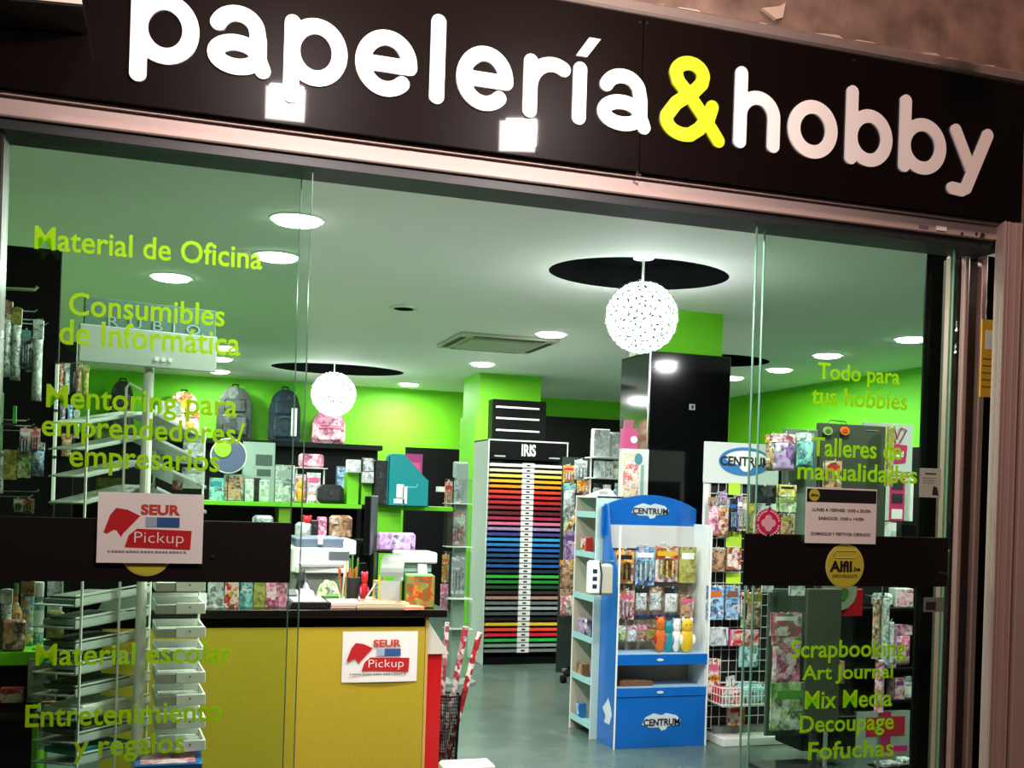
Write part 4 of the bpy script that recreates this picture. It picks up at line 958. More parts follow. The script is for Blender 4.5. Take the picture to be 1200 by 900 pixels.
for i, (bx, by, tx, ty, p, w_, lab) in enumerate(((519, 850, 562, 742, 'red', .030, 'red and white wrapping roll leaning furthest right in the bin'), (513, 850, 546, 735, 'brown', .032, 'grey and red wrapping roll beside the red one in the bin'),
        (514, 850, 524, 730, 'pink', .024, 'short pink wrapping roll at the left of the bin'))):
    a = P(bx, by, Yb); a.z = .012; c2 = P(tx, ty, Yb+.05*i); d = c2-a
    tt = thing('wrapping_roll', lab, 'wrapping roll', a); tt.rotation_euler = d.to_track_quat('Z', 'Y').to_euler(); L = d.length
    B().tube([(0, 0, 0), (0, 0, L)], w_/2, 14).build('paper', pmat('roll_print_%d' % i, [['#b02c34', '#e0d4cc', '#8c1c28'], ['#9a8c88', '#a8303c', '#d8d0cc'], ['#b06870', '#d8c4c0', '#904450']][i], 45, .35, i, 'voronoi'), tt)
    B().tube([(0, 0, L), (0, 0, L+.004)], w_*.42, 12).build('end_cap', PAPER, tt)
t = thing('parcel', 'low white parcel at the foot of the counter front', 'box', (P(513, 893, .95).x+.13, .93, 0))
B().box(-.12, -.06, 0, .10, .055, P(513, 893, .95).z, .01).build('carton', WHITE, t)
B().box(-.12, -.062, .02, .10, -.060, .05).build('tape', mat('tape_tan', '#c8b890', .5), t)

# ------------------------------------------------------------------ left side: black pillar, hook stand, low shelf
zt = P(40, 290, 1.95).z
struct('trim_12', B().box(-1.35, 1.95, 0, P(69, 400, 1.95).x, 1.99, zt, .003), MATB, 'black pillar on the left behind the glass')
a = P(67, 425, 1.94); c = P(61, 590, 1.94)
t = thing('white_strip', 'bright white vertical strip on the edge of the left black pillar', 'strip', (a.x, 1.94, c.z))
B().box(-.008, -.004, 0, .008, .009, a.z-c.z, .002).build('profile', WHITE, t)
for f in (.0, .33, .66, 1): B().box(-.010, -.008, (a.z-c.z)*f-.006, .010, -.003, (a.z-c.z)*f+.006).build('clip', CHROME, t)
Yh = .85
xs = P(0, 450, Yh).x-.05
hz = P(25, 757, .95).z+.001
t = thing('hook_stand', 'black stand with steel hooks at the left edge of the window', 'display stand', (xs, Yh, 0))
B().box(-.02, -.14, hz, 0, .14, 2.15, .003).build('panel', BLK, t)
B().box(-.10, -.05, hz, .04, .16, hz+.02, .004).build('base', BLK, t)
B().tube([(0, -.02, P(20, 341, Yh).z), (P(41, 341, Yh).x-xs, -.02, P(41, 341, Yh).z), (P(45, 338, Yh).x-xs, -.02, P(45, 337, Yh).z)], .006, 8).build('top_hook', mat('aged_steel', '#9cae7c', .4, .3), t)
for k, (px, py) in enumerate(((47, 367), (53, 376), (58, 380), (35, 491), (40, 497), (45, 503), (44, 574), (36, 580))):
    B().tube([(0, -.08+.02*k, P(px, py, Yh).z-.01), (P(px, py, Yh).x-xs-.01, -.08+.02*k, P(px, py, Yh).z-.008), (P(px, py, Yh).x-xs, -.08+.02*k, P(px, py, Yh).z)], .003, 6).build('hook', CHROME, t)
for px, y0, y1 in ((7, 463, 530), (22, 478, 500)):
    B().box(P(px-2, y0, Yh).x-xs, -.10, P(px, y1, Yh).z, P(px+2, y0, Yh).x-xs, -.09, P(px, y0, Yh).z).build('green_strip', mat('strip_green', '#3a9c34', .5), t)
B().box(-.0, -.105, P(8, 500, Yh).z, P(24, 500, Yh).x-xs, -.10, P(8, 497, Yh).z).build('cross_bar', DARK, t)
for bx, k, d, p, p2, lab in (((2, 352, 14, 442), 'bag', .03, 'silver', 'brown', 'silver packet with brown header at the far left of the hook stand'), ((13, 360, 25, 446), 'bag', .03, 'silver', 'olive', 'silver packet with pale green header beside the brown headed one'),
        ((25, 384, 36, 432), 'blister', .02, 'teal', 'silver', 'small teal carded pack in the upper hook row'), ((38, 374, 50, 470), 'bag', .03, 'white', 'silver', 'long white packet at the right end of the upper hooks'),
        ((31, 395, 42, 436), 'blister', .02, 'blue', 'white', 'pale blue carded pack between teal and long white packs'), ((23, 500, 36, 533), 'blister', .02, 'pink', 'white', 'pink and white carded pack on the lower hooks'),
        ((4, 527, 20, 562), 'book', .008, 'olive', 'olive', 'flat olive green card at the left of the lower hooks'), ((20, 524, 36, 560), 'book', .008, 'green', 'olive', 'brighter green card overlapping the olive one'),
        ((37, 518, 52, 558), 'bag', .03, 'blue', 'silver', 'denim blue packet on the lower hooks'), ((36, 500, 47, 530), 'blister', .02, 'red', 'pink', 'rose carded pack behind the denim blue packet'),
        ((16, 583, 27, 600), 'blister', .02, 'silver', 'white', 'grey pack just above the left door band'), ((27, 583, 40, 602), 'blister', .02, 'red', 'orange', 'orange red pack just above the left door band'), ((0, 528, 4, 578), 'book', .01, 'silver', 'white', 'pale grey card at the very edge of the window')):
    at(k, {'bag': 'packet', 'blister': 'carded_pack', 'book': 'card'}[k], {'bag': 'packet', 'blister': 'pack', 'book': 'card'}[k], lab, bx, Yh-.14, d, p, p2)
Y2 = 3.0
t = thing('narrow_rack', 'black narrow hook rack right of the left pillar', 'rack', (P(86, 500, Y2).x, Y2, 0)); ox = t.location.x
B().box(P(70, 410, Y2).x-ox, 0, 0, P(90, 410, Y2).x-ox, .03, P(80, 400, Y2).z, .003).build('panel', BLK, t)
B().box(-.12, -.15, 0, .12, .15, .03).build('foot', BLK, t)
for k, (px, py) in enumerate(((106, 426), (107, 434), (106, 440))): B().tube([(-.1, -.01*k, P(px, py, Y2).z-.01), (P(px, py, Y2).x-ox, -.01*k, P(px, py, Y2).z)], .003, 5).build('hook', CHROME, t)
for i, (bx, p, lab) in enumerate((((67, 426, 75, 458), 'red', 'dusty red stationery packet first on the narrow rack'), ((75, 426, 82, 462), 'silver', 'silver stationery packet second on the narrow rack'), ((82, 427, 89, 459), 'black', 'black and white stationery packet in the middle of the narrow rack'),
        ((89, 426, 96, 462), 'brown', 'brown stationery packet fourth on the narrow rack'), ((97, 428, 104, 464), 'olive', 'olive and cream stationery packet last on the narrow rack'),
        ((70, 470, 77, 500), 'purple', 'purple packet in the second row of the narrow rack'), ((79, 474, 85, 498), 'blue', 'pale blue packet in the second row of the narrow rack'), ((86, 480, 93, 514), 'white', 'white packet in the second row of the narrow rack'), ((72, 508, 84, 535), 'brown', 'brown packet at the foot of the narrow rack row'))):
    at('bag', 'packet', 'packet', lab, bx, Y2-.04-.003*(i % 5), .02, p)
Y3 = .95
t = thing('side_shelf', 'lime fronted low shelf at the bottom left of the window', 'shelf', (P(20, 770, Y3).x-.15, Y3, 0)); ox = t.location.x; zs = P(25, 757, Y3).z
X = lambda px, py=770: P(px, py, Y3).x-ox
B().box(-.35, -.15, zs-.05, X(50), .20, zs, .003).build('top_board', LIME, t)
B().box(-.35, -.12, 0, X(46), .20, zs-.05).build('black_front', BLK, t)
zq = P(50, 822, Y3).z
B().box(-.35, -.22, zq-.02, X(68), -.12, zq, .002).build('lower_board', DARK, t); B().box(-.35, -.22, 0, X(64), -.13, .22).build('drawer_front', mat('wood_dull', '#5a5444', .6), t)
B().box(X(46), -.15, 0, X(52), .2, zs-.05).build('lime_edge', LIME, t)
for i, (bx, k, p, p2, lab) in enumerate((((0, 690, 14, 757), 'bag', 'silver', 'white', 'silver packet first on the low lime shelf'), ((10, 684, 26, 757), 'bottle', 'orange', 'green', 'orange and green bottle on the low lime shelf'), ((24, 680, 40, 757), 'bag', 'mixed', 'brown', 'multicoloured packet in the middle of the low lime shelf'),
        ((38, 682, 52, 748), 'jar', 'teal', 'white', 'teal jar behind the lime tab on the low shelf'), ((52, 680, 70, 740), 'bag', 'white', 'silver', 'crinkled white packet at the right of the low lime shelf'), ((2, 726, 30, 757), 'case', 'brown', 'red', 'brown lidded case at the front of the low lime shelf'),
        ((58, 716, 78, 752), 'case', 'olive', 'brown', 'cream and brown dotted case at the right end of the low shelf'))):
    yy = Y3-.08+.035*(i % 5)*1.2 if i < 5 else Y3-.13
    c, z, w_, h = fit(*bx, yy)
    if bx[2] > 56:
        zz = zs
    mk(k, {'bag': 'packet', 'bottle': 'bottle', 'jar': 'jar', 'case': 'pencil_case'}[k], lab, {'case': 'case', 'bag': 'packet'}.get(k, k), c if c-ox < X(50)-.0 else X(50)+ox-.02+.012*i, yy, zs, w_, max(.03, z+h-zs), .04, p, 0, None, p2)
at('box', 'picture_box', 'box', 'pale picture box with lime side under the low lime shelf', (33, 772, 66, 822), Y3-.17, .06, 'silver', 'green')
at('box', 'red_carton', 'box', 'dark red carton left of the pale picture box', (0, 806, 29, 822), Y3-.17, .06, 'red', 'red')
at('bag', 'foil_packet', 'packet', 'crumpled foil packet low beside the white tray stand', (44, 836, 68, 878), Y3-.25, .04, 'silver', 'black')
at('bag', 'magenta_packet', 'packet', 'magenta and gold packet below the pale picture box', (48, 822, 70, 842), Y3-.25, .03, 'pink', 'orange')

# ------------------------------------------------------------------ white display stand with header, wire shelves and trays
Yr = .55
px = P(172, 500, Yr).x
t = thing('display_stand', 'tall white wire display stand with grey header sign in front of the counter', 'display stand', (px, Yr, 0)); ox = px
pt = lambda x, y, Y=Yr: (P(x, y, Y).x-ox, Y-Yr, P(x, y, Y).z)
# header sign: dark band above a pale board, slightly turned
hd = thing('header_sign', None, None, (0, 0, 0)); bpy.data.objects.remove(hd)
zt1 = P(172, 356, Yr).z; zm = P(172, 389, Yr).z; zb1 = P(172, 430, Yr).z
ang = math.radians(12); w2 = (P(252, 390, Yr).x-P(90, 390, Yr).x)/2*1.01
hb = B().box(-w2*.94, -.012, zm, w2*.98, .012, zt1, .002).build('header_band', mat('band_teal_grey', '#5e8078', .5), t, rz=ang)
hp = B().box(-w2, -.016, zb1, w2, .010, zm+.004, .002).build('header_board', mat('board_grey', '#b9c6c2', .5), t, rz=ang)
text('RUBIO', w2*1.35, .034, 'header_lettering', mat('header_letter', '#a8c4c8', .5), hb, (.015, -.0135, zm+.022), bold=-.005, space=1.9)
for i in range(3): B().disc(w2*(.10+.10*i), zb1+.028, -.019, -.016, .008, k=10).build('emblem_dot', PAPER, hp)
B().tube([(0, .03, .02), (0, .03, zb1+.06)], .018, 12).build('pole', WIRE, t)
B().lathe([(.24, 0), (.24, .015), (.05, .03)], 28).build('floor_base', WIRE, t)
D = Vector((math.sin(math.radians(24)), math.cos(math.radians(24)), 0))
A0 = Vector(pt(98, 600, .36)); A1 = Vector(pt(182, 600, .36+.46*.914))
ZP = lambda y: P(150, y, .5).z
# left wing: shelves running back to the right
def wing_shelf(parent, name, a, b_, dz, depth, m, lip=.02):
    d = (b_-a).normalized(); nrm = Vector((-d.y, d.x, 0))
    v = [a, b_, b_+nrm*depth, a+nrm*depth]; up = Vector((0, 0, lip)); th = Vector((0, 0, .004))
    bb = B(); bb.add([q for q in v]+[q+th for q in v], [(3, 2, 1, 0), (4, 5, 6, 7), (0, 1, 5, 4), (1, 2, 6, 5), (2, 3, 7, 6), (3, 0, 4, 7)])
    e = nrm*.003; bb.add([a, b_, b_+e, a+e, a+up, b_+up, b_+up+e, a+up+e], [(0, 1, 5, 4), (2, 3, 7, 6), (4, 5, 6, 7), (1, 2, 6, 5), (3, 0, 4, 7)])
    return bb.build(name, m, parent)
ACR = mat('acrylic_grey', '#a8b4ac', .25)
def seg(x0, y0, Ya, x1, y1, Yb_): return Vector(pt(x0, y0, Ya)), Vector(pt(x1, y1, Yb_))
LOW = [(712, 695), (738, 721), (765, 747), (792, 772), (818, 798), (846, 824), (873, 850), (898, 876)]
UP = [(497, 484), (528, 512), (560, 541), (591, 570)]
k = 'first second third fourth fifth sixth seventh eighth'.split()
for i, (ya, yb) in enumerate(LOW):
    a, b_ = seg(88, ya, .38, 176, yb, .80)
    wing_shelf(t, 'wing_shelf', a, b_, 0, .16, ACR, .028)
    wing_shelf(t, 'wing_rail', a+Vector((0, 0, .034)), b_+Vector((0, 0, .034)), 0, .004, WIRE, .005)
for i, (ya, yb) in enumerate(UP):
    a, b_ = seg(102, ya, .38, 182, yb, .80)
    wing_shelf(t, 'wing_shelf', a, b_, 0, .14, ACR, .014)
    a, b_ = seg(184, yb+4, .62, 242, yb+32, .92)
    wing_shelf(t, 'right_wing_shelf', a, b_, 0, .12, ACR, .012)
for (x0, y0, Ya, x1, y1) in ((148, 455, .58, 137, 900), (183, 475, .80, 178, 900), (240, 500, .90, 236, 720), (103, 478, .38, 92, 900)):
    a = Vector(pt(x0, y0, Ya)); c = Vector((a.x, a.y, .02)); B().tube([a, c], .0045, 6).build('upright', WIRE, t)
a = Vector(pt(148, 455, .58)); b_ = Vector(pt(152, 449, .58)); c = Vector(pt(166, 457, .60)); B().tube([a, b_, c], .0045, 6).build('top_loop', WIRE, t)
cols2 = ['white', 'silver', 'olive', 'silver', 'green', 'white', 'silver', 'teal']
for i, (ya, yb) in enumerate(LOW):
    a, b_ = seg(88, ya, .38, 176, yb, .80); d = (b_-a).normalized(); nrm = Vector((-d.y, d.x, 0)); mid = (a+b_)/2+nrm*.085
    tt = thing('leaflet_stack', 'leaflet stack on the %s left wing shelf from the top of the white tray stand' % k[i], 'leaflets', (ox+mid.x, Yr+mid.y, a.z+.006), math.atan2(d.y, d.x), 'leaflets on the left wing')
    tt.rotation_euler = Vector((1, 0, 0)).rotation_difference(d).to_euler()
    B().box(-.20, -.07, 0, .12, .06, .018, .002).box(-.18, -.072, .019, .05, .05, .026, .001).build('sheets', solid(cols2[i]) if i % 2 else mat('leaflet_dark', '#46564a', .6), tt)
for i, y1 in enumerate((693, 719, 747, 773, 800, 826, 853, 880)):
    c, z, w_, h = fit(180, y1-13, 238, y1, .52)
    tt = thing('letter_tray', 'white letter tray, %s from the top on the right of the white display stand' % k[i], 'tray', (c, .62, z), math.radians(4), 'white letter trays')
    B().box(-w_/2, -.11, 0, w_/2, .12, .004).box(w_/2-.004, -.11, 0, w_/2, .12, h*.9).box(-w_/2, -.11, 0, -w_/2+.004, .12, h*.9).box(-w_/2, .116, 0, w_/2, .12, h).build('tray', WHITE, tt)
    B().box(-w_*.10, -.118, 0, w_/2, -.106, h, .002).build('front_box', WHITE, tt)
    B().box(-w_/2, -.112, 0, -w_*.10, -.106, h*.8, .001).build('grey_front', mat('tray_grey', '#a2a8a2', .4), tt)
    B().disc(w_*.18, h*.6, -.1195, -.118, .003, k=8).build('stud', DARK, tt)
    B().box(-w_*.4, -.09, .004, w_*.4, .10, h*.35).build('paper', PAPER, tt)
tt = at('paper', 'leaflet_pad', 'leaflets', 'pale blue and pink leaflet pad at the foot of the white display stand', (158, 888, 236, 899), .52, .20, 'blue', 'pink')
for i, (bx, p, lab) in enumerate((((186, 470, 212, 488), 'white', 'white card standing on the upper right wing shelf'), ((214, 510, 238, 534), 'silver', 'pale grey card on the second right wing shelf'), ((176, 520, 192, 545), 'white', 'white striped packet in the middle of the display stand'),
        ((213, 548, 240, 566), 'silver', 'grey card on the third right wing shelf'), ((202, 558, 214, 574), 'red', 'small red packet on the third right wing shelf'), ((110, 500, 140, 518), 'green', 'dark green booklet on the upper left wing shelf'), ((112, 560, 146, 580), 'olive', 'olive booklet on the lowest upper left wing shelf'))):
    at('book', 'booklet', 'booklet', lab, bx, .86, .012, p)
at('box', 'dvd_box', 'box', 'tall turquoise box with brown figures left of the counter cards', (245, 558, 262, 606), 1.22, .05, 'teal', 'teal') if False else None
# round blue badge and lime disc hanging right of the stand
c, z, w_, h = fit(255, 514, 281, 550, 1.5)
t = thing('wall_clock_disc', 'round slate blue disc with a lime disc in front, hanging right of the display stand', 'sign', (c, 3.9, 0)); s_ = (3.9+3.39)/(1.5+3.39)
p_ = P(268, 534, 4.3); t.location = (p_.x, 4.3, p_.z); t.name = 'round_sign'
R1 = .085; B().disc(0, 0, 0, .01, .125, k=32).build('rim', WIRE, t); B().disc(0, 0, -.004, 0, .116, k=32).build('face', mat('slate_blue', '#5a6488', .4), t)
q = P(261, 526, 4.3); B().disc(q.x-p_.x, q.z-p_.z, -.012, -.004, .058, k=24).build('lime_disc', mat('disc_lime', '#9ccc2c', .5), t)
B().tube([(0, .012, -.12), (0, .012, zsh-p_.z)], .006, 6).build('post', DARK, t)

# ------------------------------------------------------------------ blue display
Yd = 2.35; x0, x1 = 2.482, 3.085
t = thing('product_display', 'blue floor display with oval white logo and hanging stationery', 'display', ((x0+x1)/2, Yd, 0)); ox = t.location.x
X0, X1 = x0-ox, x1-ox
Z = lambda y, Y=Yd: P(770, y, Y).z
B().prismx([(0, 0), (.25, 0), (.25, Z(592)), (.20, Z(592)), (.14, Z(640)), (.03, Z(668)), (0, Z(690))], X0, X0+.012).build('left_side', BLUE, t)
B().box(X1-.012, .02, 0, X1, .25, Z(614), .001).build('right_side', mat('display_white', '#dfe8e4', .4), t)
B().box(X0, -.004, 0, X0+.010, .006, Z(617)).build('front_trim', WHITE, t); B().box(X1-.010, -.004, 0, X1, .006, Z(617)).build('front_trim', WHITE, t)
B().box(X0+.012, .235, .0, X1-.012, .25, Z(600)).build('back_panel', mat('board_tan', '#a8957c', .7), t)
B().box(X0+.012, .215, Z(645), X1-.012, .235, Z(617)).build('pale_backing', mat('pale_grey_board', '#c8ccc8', .5), t)
Yhd = .22; hp = []
zA = P(760, 580, Yd+Yhd).z; zS = P(712, 594, Yd+Yhd).z; xl = P(706, 600, Yd+Yhd).x-ox; xr = P(816, 600, Yd+Yhd).x-ox
for i in range(13):
    u = i/12; hp.append((xr-(xr-xl)*u, zS+(zA-zS)*math.sin(math.pi*u)**.8))
zlo = Z(617, Yd+Yhd)
B().prism([(xl, zlo-.06), (xr, zlo-.06)]+hp, Yhd, Yhd+.02).build('header', BLUE, t)
def logo(parent, cx, cz, w_, h, y, ring=False):
    if ring: B().disc(cx, cz, y-.002, y, w_*.5, h*.5, 36).build('logo_oval', mat('logo_blue', '#2c78b8', .5), parent); B().disc(cx+w_*.02, cz+h*.12, y-.003, y-.002, w_*.40, h*.26, 30).build('logo_white', PAPER, parent); B().disc(cx+w_*.02, cz-h*.12, y-.0035, y-.002, w_*.13, h*.24, 20).build('logo_white', PAPER, parent)
    else:
        B().prism([(cx-w_*.5, cz-h*.12), (cx-w_*.3, cz-h*.30), (cx-w_*.06, cz-h*.30), (cx, cz-h*.5), (cx+w_*.12, cz-h*.42), (cx+w_*.16, cz-h*.26), (cx+w_*.46, cz-h*.16), (cx+w_*.5, cz+h*.1), (cx+w_*.38, cz+h*.36), (cx+w_*.12, cz+h*.5), (cx-.0, cz+h*.38), (cx-w_*.2, cz+h*.5), (cx-w_*.42, cz+h*.28)], y-.0015, y).build('logo_white', mat('logo_silver', '#c8d4dc', .4), parent)
    text('CENTRUM', w_*(.94 if not ring else .96), h*(.40 if not ring else .34), 'logo_lettering', INK, parent, (cx, y-.0045, cz), bold=.028, depth=.0008)
lc = P(762, 599, Yd+Yhd); logo(t, lc.x-ox, lc.z, .25, .095, Yhd-.001)
zf0, zf1 = Z(815), Z(875)
B().box(X0+.01, .0, .0, X1-.01, .014, zf0, .001).build('front_panel', BLUE, t)
lc = P(775, 846, Yd); logo(t, lc.x-ox, lc.z, .25, .105, -.001)
B().box(X0+.01, -.006, Z(816), X1-.01, .010, Z(806), .001).build('shelf_lip', BLUE, t); B().box(X0+.01, -.006, Z(779), X1-.01, .010, Z(767), .001).build('shelf_lip', BLUE, t)
for y in (806, 767): B().box(X0+.01, 0, Z(y)-.004, X1-.01, .235, Z(y)).build('shelf_board', mat('pale_blue_board', '#9cc4e0', .4), t)
for y in (773, 811): lc = P(773, y, Yd); B().disc(lc.x-ox, lc.z, -.009, -.006, .022, .008, 16).build('small_logo', mat('logo_silver', '#c8d4dc', .4), t)
B().prismx([(.06, Z(850)), (.14, Z(850)), (.12, Z(842)), (.17, Z(834)), (.12, Z(826)), (.09, Z(820)), (.05, Z(830)), (.03, Z(838))], X0-.002, X0).build('side_logo', mat('logo_silver', '#c8d4dc', .4), t)
for y in (634, 686, 727): B().box(X0+.012, .218, Z(y)-.006, X1-.012, .232, Z(y)+.006).build('hook_bar', mat('bar_blue', '#2c6cae', .4), t)
Yk = Yd+.13
disp = t
def dp(kind, name, cat, lab, bx, d, p, p2=None, Y=Yk): return hang(disp, Yd+.22, kind, name, cat, lab, bx, Y, d, p, p2)
for a in (('blister', (721, 642, 742, 684), 'orange', 'black', 'orange figure stickers pack, first in the top row of the blue display'), ('blister', (745, 638, 767, 686), 'blue', 'white', 'pale blue stamp pack, second in the top row of the blue display'),
          ('blister', (768, 637, 794, 682), 'red', 'yellow', 'red and yellow pencils pack, third in the top row of the blue display'), ('book', (795, 641, 815, 683), 'olive', 'white', 'olive green notebook pack at the right of the top row of the blue display'),
          ('blister', (725, 690, 743, 726), 'red', 'pink', 'red pens pack, first in the middle row of the blue display'), ('bag', (745, 688, 758, 716), 'silver', 'black', 'dark clear bag second in the middle row of the blue display'),
          ('bag', (761, 688, 775, 716), 'silver', 'brown', 'brownish clear bag third in the middle row of the blue display'), ('bag', (779, 688, 794, 718), 'white', 'black', 'clear bag with white triangle in the middle row of the blue display'),
          ('book', (796, 698, 812, 723), 'brown', 'pink', 'grey and pink card pack at the right of the middle row of the blue display'),
          ('bag', (722, 733, 733, 752), 'green', 'white', 'small green clear bag at the left of the bottom row of the blue display'), ('bag', (735, 733, 746, 752), 'silver', 'pink', 'small silver clear bag, second in the bottom row of the blue display'),
          ('bag', (747, 733, 758, 752), 'brown', 'pink', 'small brown clear bag, third in the bottom row of the blue display'), ('bag', (759, 733, 770, 750), 'olive', 'red', 'small olive clear bag, fourth in the bottom row of the blue display')):
    dp(a[0], {'blister': 'carded_pack', 'book': 'notebook', 'bag': 'clear_bag'}[a[0]], {'blister': 'pack', 'book': 'notebook', 'bag': 'packet'}[a[0]], a[4], a[1], .02, a[2], a[3])
zsh2 = Z(767)
for bx, p, p2, lab in (((767, 723, 783, 766), 'orange', 'red', 'orange plush figure on the blue display shelf'), ((778, 728, 792, 766), 'teal', 'blue', 'slim blue plush figure beside the orange one'), ((787, 725, 802, 766), 'white', 'silver', 'white plush figure between the blue and yellow ones'), ((794, 724, 814, 766), 'yellow', 'white', 'yellow plush figure at the right of the blue display shelf')):
    c, z, w_, h = fit(*bx, Yd+.06); mk('plush', 'plush_toy', lab, 'toy', c, Yd+.05+.03*(px_i := (bx[0]//5) % 2), zsh2, w_, z+h-zsh2, .05, p, 0, None, p2)
c, z, w_, h = fit(722, 794, 760, 806, Yd+.12); mk('paper', 'carton_sheet', 'flat brown carton lying in the lower slot of the blue display', 'carton', c, Yd+.12, Z(806), w_, .03, .12, 'brown', 0, None, 'brown')
# white pencil case hooked on the left side
c, z, w_, h = fit(689, 657, 717, 697, Yd-.06)
B().tube([(X0, .03, z+h*.97), (c-ox, .02, z+h*.97), (c-ox, -.07, z+h*.97), (c-ox, -.075, z+h*1.02)], .004, 6).build('side_hook', CHROME, disp)
t = thing('pencil_case', 'white and grey pencil case hanging on the left side of the blue display', 'pencil case', (c, Yd-.055, z))
B().box(-w_*.10, -.03, 0, w_*.5, .05, h*.90, .012).build('body', mat('case_cream', '#b8b8a8', .6), t)
B().box(-w_*.5, -.04, 0, -w_*.02, .03, h, .014).build('front_pocket', mat('case_white', '#dfe8e6', .5), t)
B().tube([(-.02, 0, h*.86), (-.012, 0, h*.985), (.012, 0, h*.985), (.02, 0, h*.86)], .003, 5).build('hanging_loop', DARK, t)
B().tube([(-w_*.06, -.042, h*.02), (-w_*.03, -.042, h*.6), (-w_*.12, -.042, h*.97)], .005, 6).build('zip', mat('navy_zip', '#14203c', .5), t)
for i in range(3): B().box(-w_*.40, -.0415, h*(.2+.22*i), -w_*.22, -.040, h*(.32+.22*i)).build('print_mark', mat('navy_zip', '#14203c', .5), t)
# side tower with shelves open to the left
X0t = 2.44
t = thing('shelf_tower', 'pale aqua narrow shelf tower behind the blue display', 'shelf', (X0t, 2.61, 0))
zt = P(700, 581, 2.61).z; D_ = .35
B().box(0, 0, 0, .30, .014, zt, .001).build('front_panel', PALE, t); B().box(0, D_-.014, 0, .30, D_, zt, .001).build('rear_panel', mat('tower_beige', '#bdb8a4', .6), t)
B().box(.22, .014, 0, .234, D_-.014, zt).build('back_panel', mat('tower_beige', '#bdb8a4', .6), t)
B().box(-.003, -.001, 0, .001, .006, zt).build('edge_trim', WHITE, t); B().box(-.003, D_-.008, 0, .001, D_+.001, zt).build('edge_trim', WHITE, t)
zz = [P(680, y, 2.75).z for y in (846, 796, 748, 700, 650, 603)]
for z in zz: B().box(0, .014, z-.012, .22, D_-.014, z).build('shelf', mat('shelf_aqua', '#9cd0d0', .4), t); B().box(-.004, .014, z-.016, .0, D_-.014, z+.022).build('shelf_lip', mat('shelf_aqua', '#9cd0d0', .4), t)
B().box(0, 0, zt-.012, .30, D_, zt).build('top_board', WHITE, t)
for i, (k_, zi, w_, h, p, y, lab) in enumerate((('box', 4, .09, .10, 'red', 2.87, 'small dark red picture box in the upper cell of the shelf tower'), ('case', 2, .14, .11, 'purple', 2.86, 'dark purple pouch in the middle cell of the shelf tower'), ('box', 1, .10, .08, 'brown', 2.87, 'small brown and white box in the lower cell of the shelf tower'), ('box', 0, .05, .09, 'blue', 2.88, 'small blue box on the bottom shelf of the shelf tower'))):
    mk(k_, 'pouch' if k_ == 'case' else 'small_box', lab, 'pouch' if k_ == 'case' else 'box', X0t+.045, y, zz[zi]+.001, w_, h, .05, p, -math.pi/2)
c, z, w_, h = fit(678, 572, 700, 600, 2.8)
t = thing('white_card', 'white folded card standing on top of the shelf tower', 'card', (X0t+.10, 2.80, zt))
B().prism([(-.10, 0), (.10, 0), (.055, z+h-zt), (.03, z+h-zt)], -.02, .02).build('folded_card', WHITE, t); B().box(-.02, -.022, .01, .04, -.02, .03).build('print_patch', mat('header_grey', '#a0a8a4', .5), t)

# ------------------------------------------------------------------ white rack and hanging goods behind the tower
Yw = 4.4
t = thing('wire_rack', 'white wire rack of small goods behind the blue display', 'rack', (P(705, 700, Yw).x, Yw, 0)); ox = t.location.x
X = lambda x: P(x, 560, Yw).x-ox; Zw = lambda y: P(705, y, Yw).z
for x in (692, 727, 760): B().tube([(X(x), 0, 0), (X(x), 0, Zw(535 if x > 700 else 515))], .008, 6).build('post', WIRE, t)
for y in (536, 560, 590): B().box(X(690), -.14, Zw(y)-.008, X(762), .1, Zw(y), .001).build('shelf', WIRE, t)
for y in (545, 572):
    b = B()
    for i in range(16): xx = X(691)+(X(760)-X(691))*i/15; b.tube([(xx, -.14, Zw(y+15)), (xx, -.14, Zw(y+3))], .002, 4)
    b.build('wire_front', WIRE, t)
for bx, k_, p, p2, lab, lv in (((694, 503, 713, 536), 'box', 'white', 'white', 'large white box on top of the white wire rack', 536), ((715, 507, 728, 536), 'box', 'white', 'silver', 'smaller white box with grey picture on top of the white wire rack', 536),
        ((697, 540, 708, 560), 'box', 'white', 'silver', 'white packet at the left of the second rack shelf', 560), ((709, 541, 717, 560), 'box', 'silver', 'white', 'grey packet in the middle of the second rack shelf', 560), ((718, 540, 727, 560), 'jar', 'green', 'white', 'green and white jar on the second rack shelf', 560),
        ((695, 566, 705, 590), 'jar', 'white', 'black', 'white jar with black lid on the third rack shelf', 590), ((706, 568, 716, 590), 'jar', 'silver', 'white', 'silver jar beside the black lidded one', 590), ((717, 566, 727, 590), 'bottle', 'blue', 'white', 'pale blue bottle on the third rack shelf', 590)):
    c, z, w_, h = fit(*bx, Yw-.05); mk(k_, {'box': 'carton', 'jar': 'jar', 'bottle': 'bottle'}[k_], lab, k_, c, Yw-.05, Zw(lv), w_, z+h-Zw(lv), .06, p, 0, None, p2)
Ye = 5.0
t = thing('hook_rack', 'slim grey hook rack of bags between the paper rack and the shelf tower', 'rack', (P(674, 700, Ye).x, Ye, 0)); ox = t.location.x
B().box(P(658, 600, Ye).x-ox, 0, .0, P(692, 600, Ye).x-ox, .02, P(675, 536, Ye).z).build('panel', mat('rack_dark_green', '#22302a', .5), t); B().box(-.10, -.04, 0, .10, .12, .03).build('foot', GREY, t)
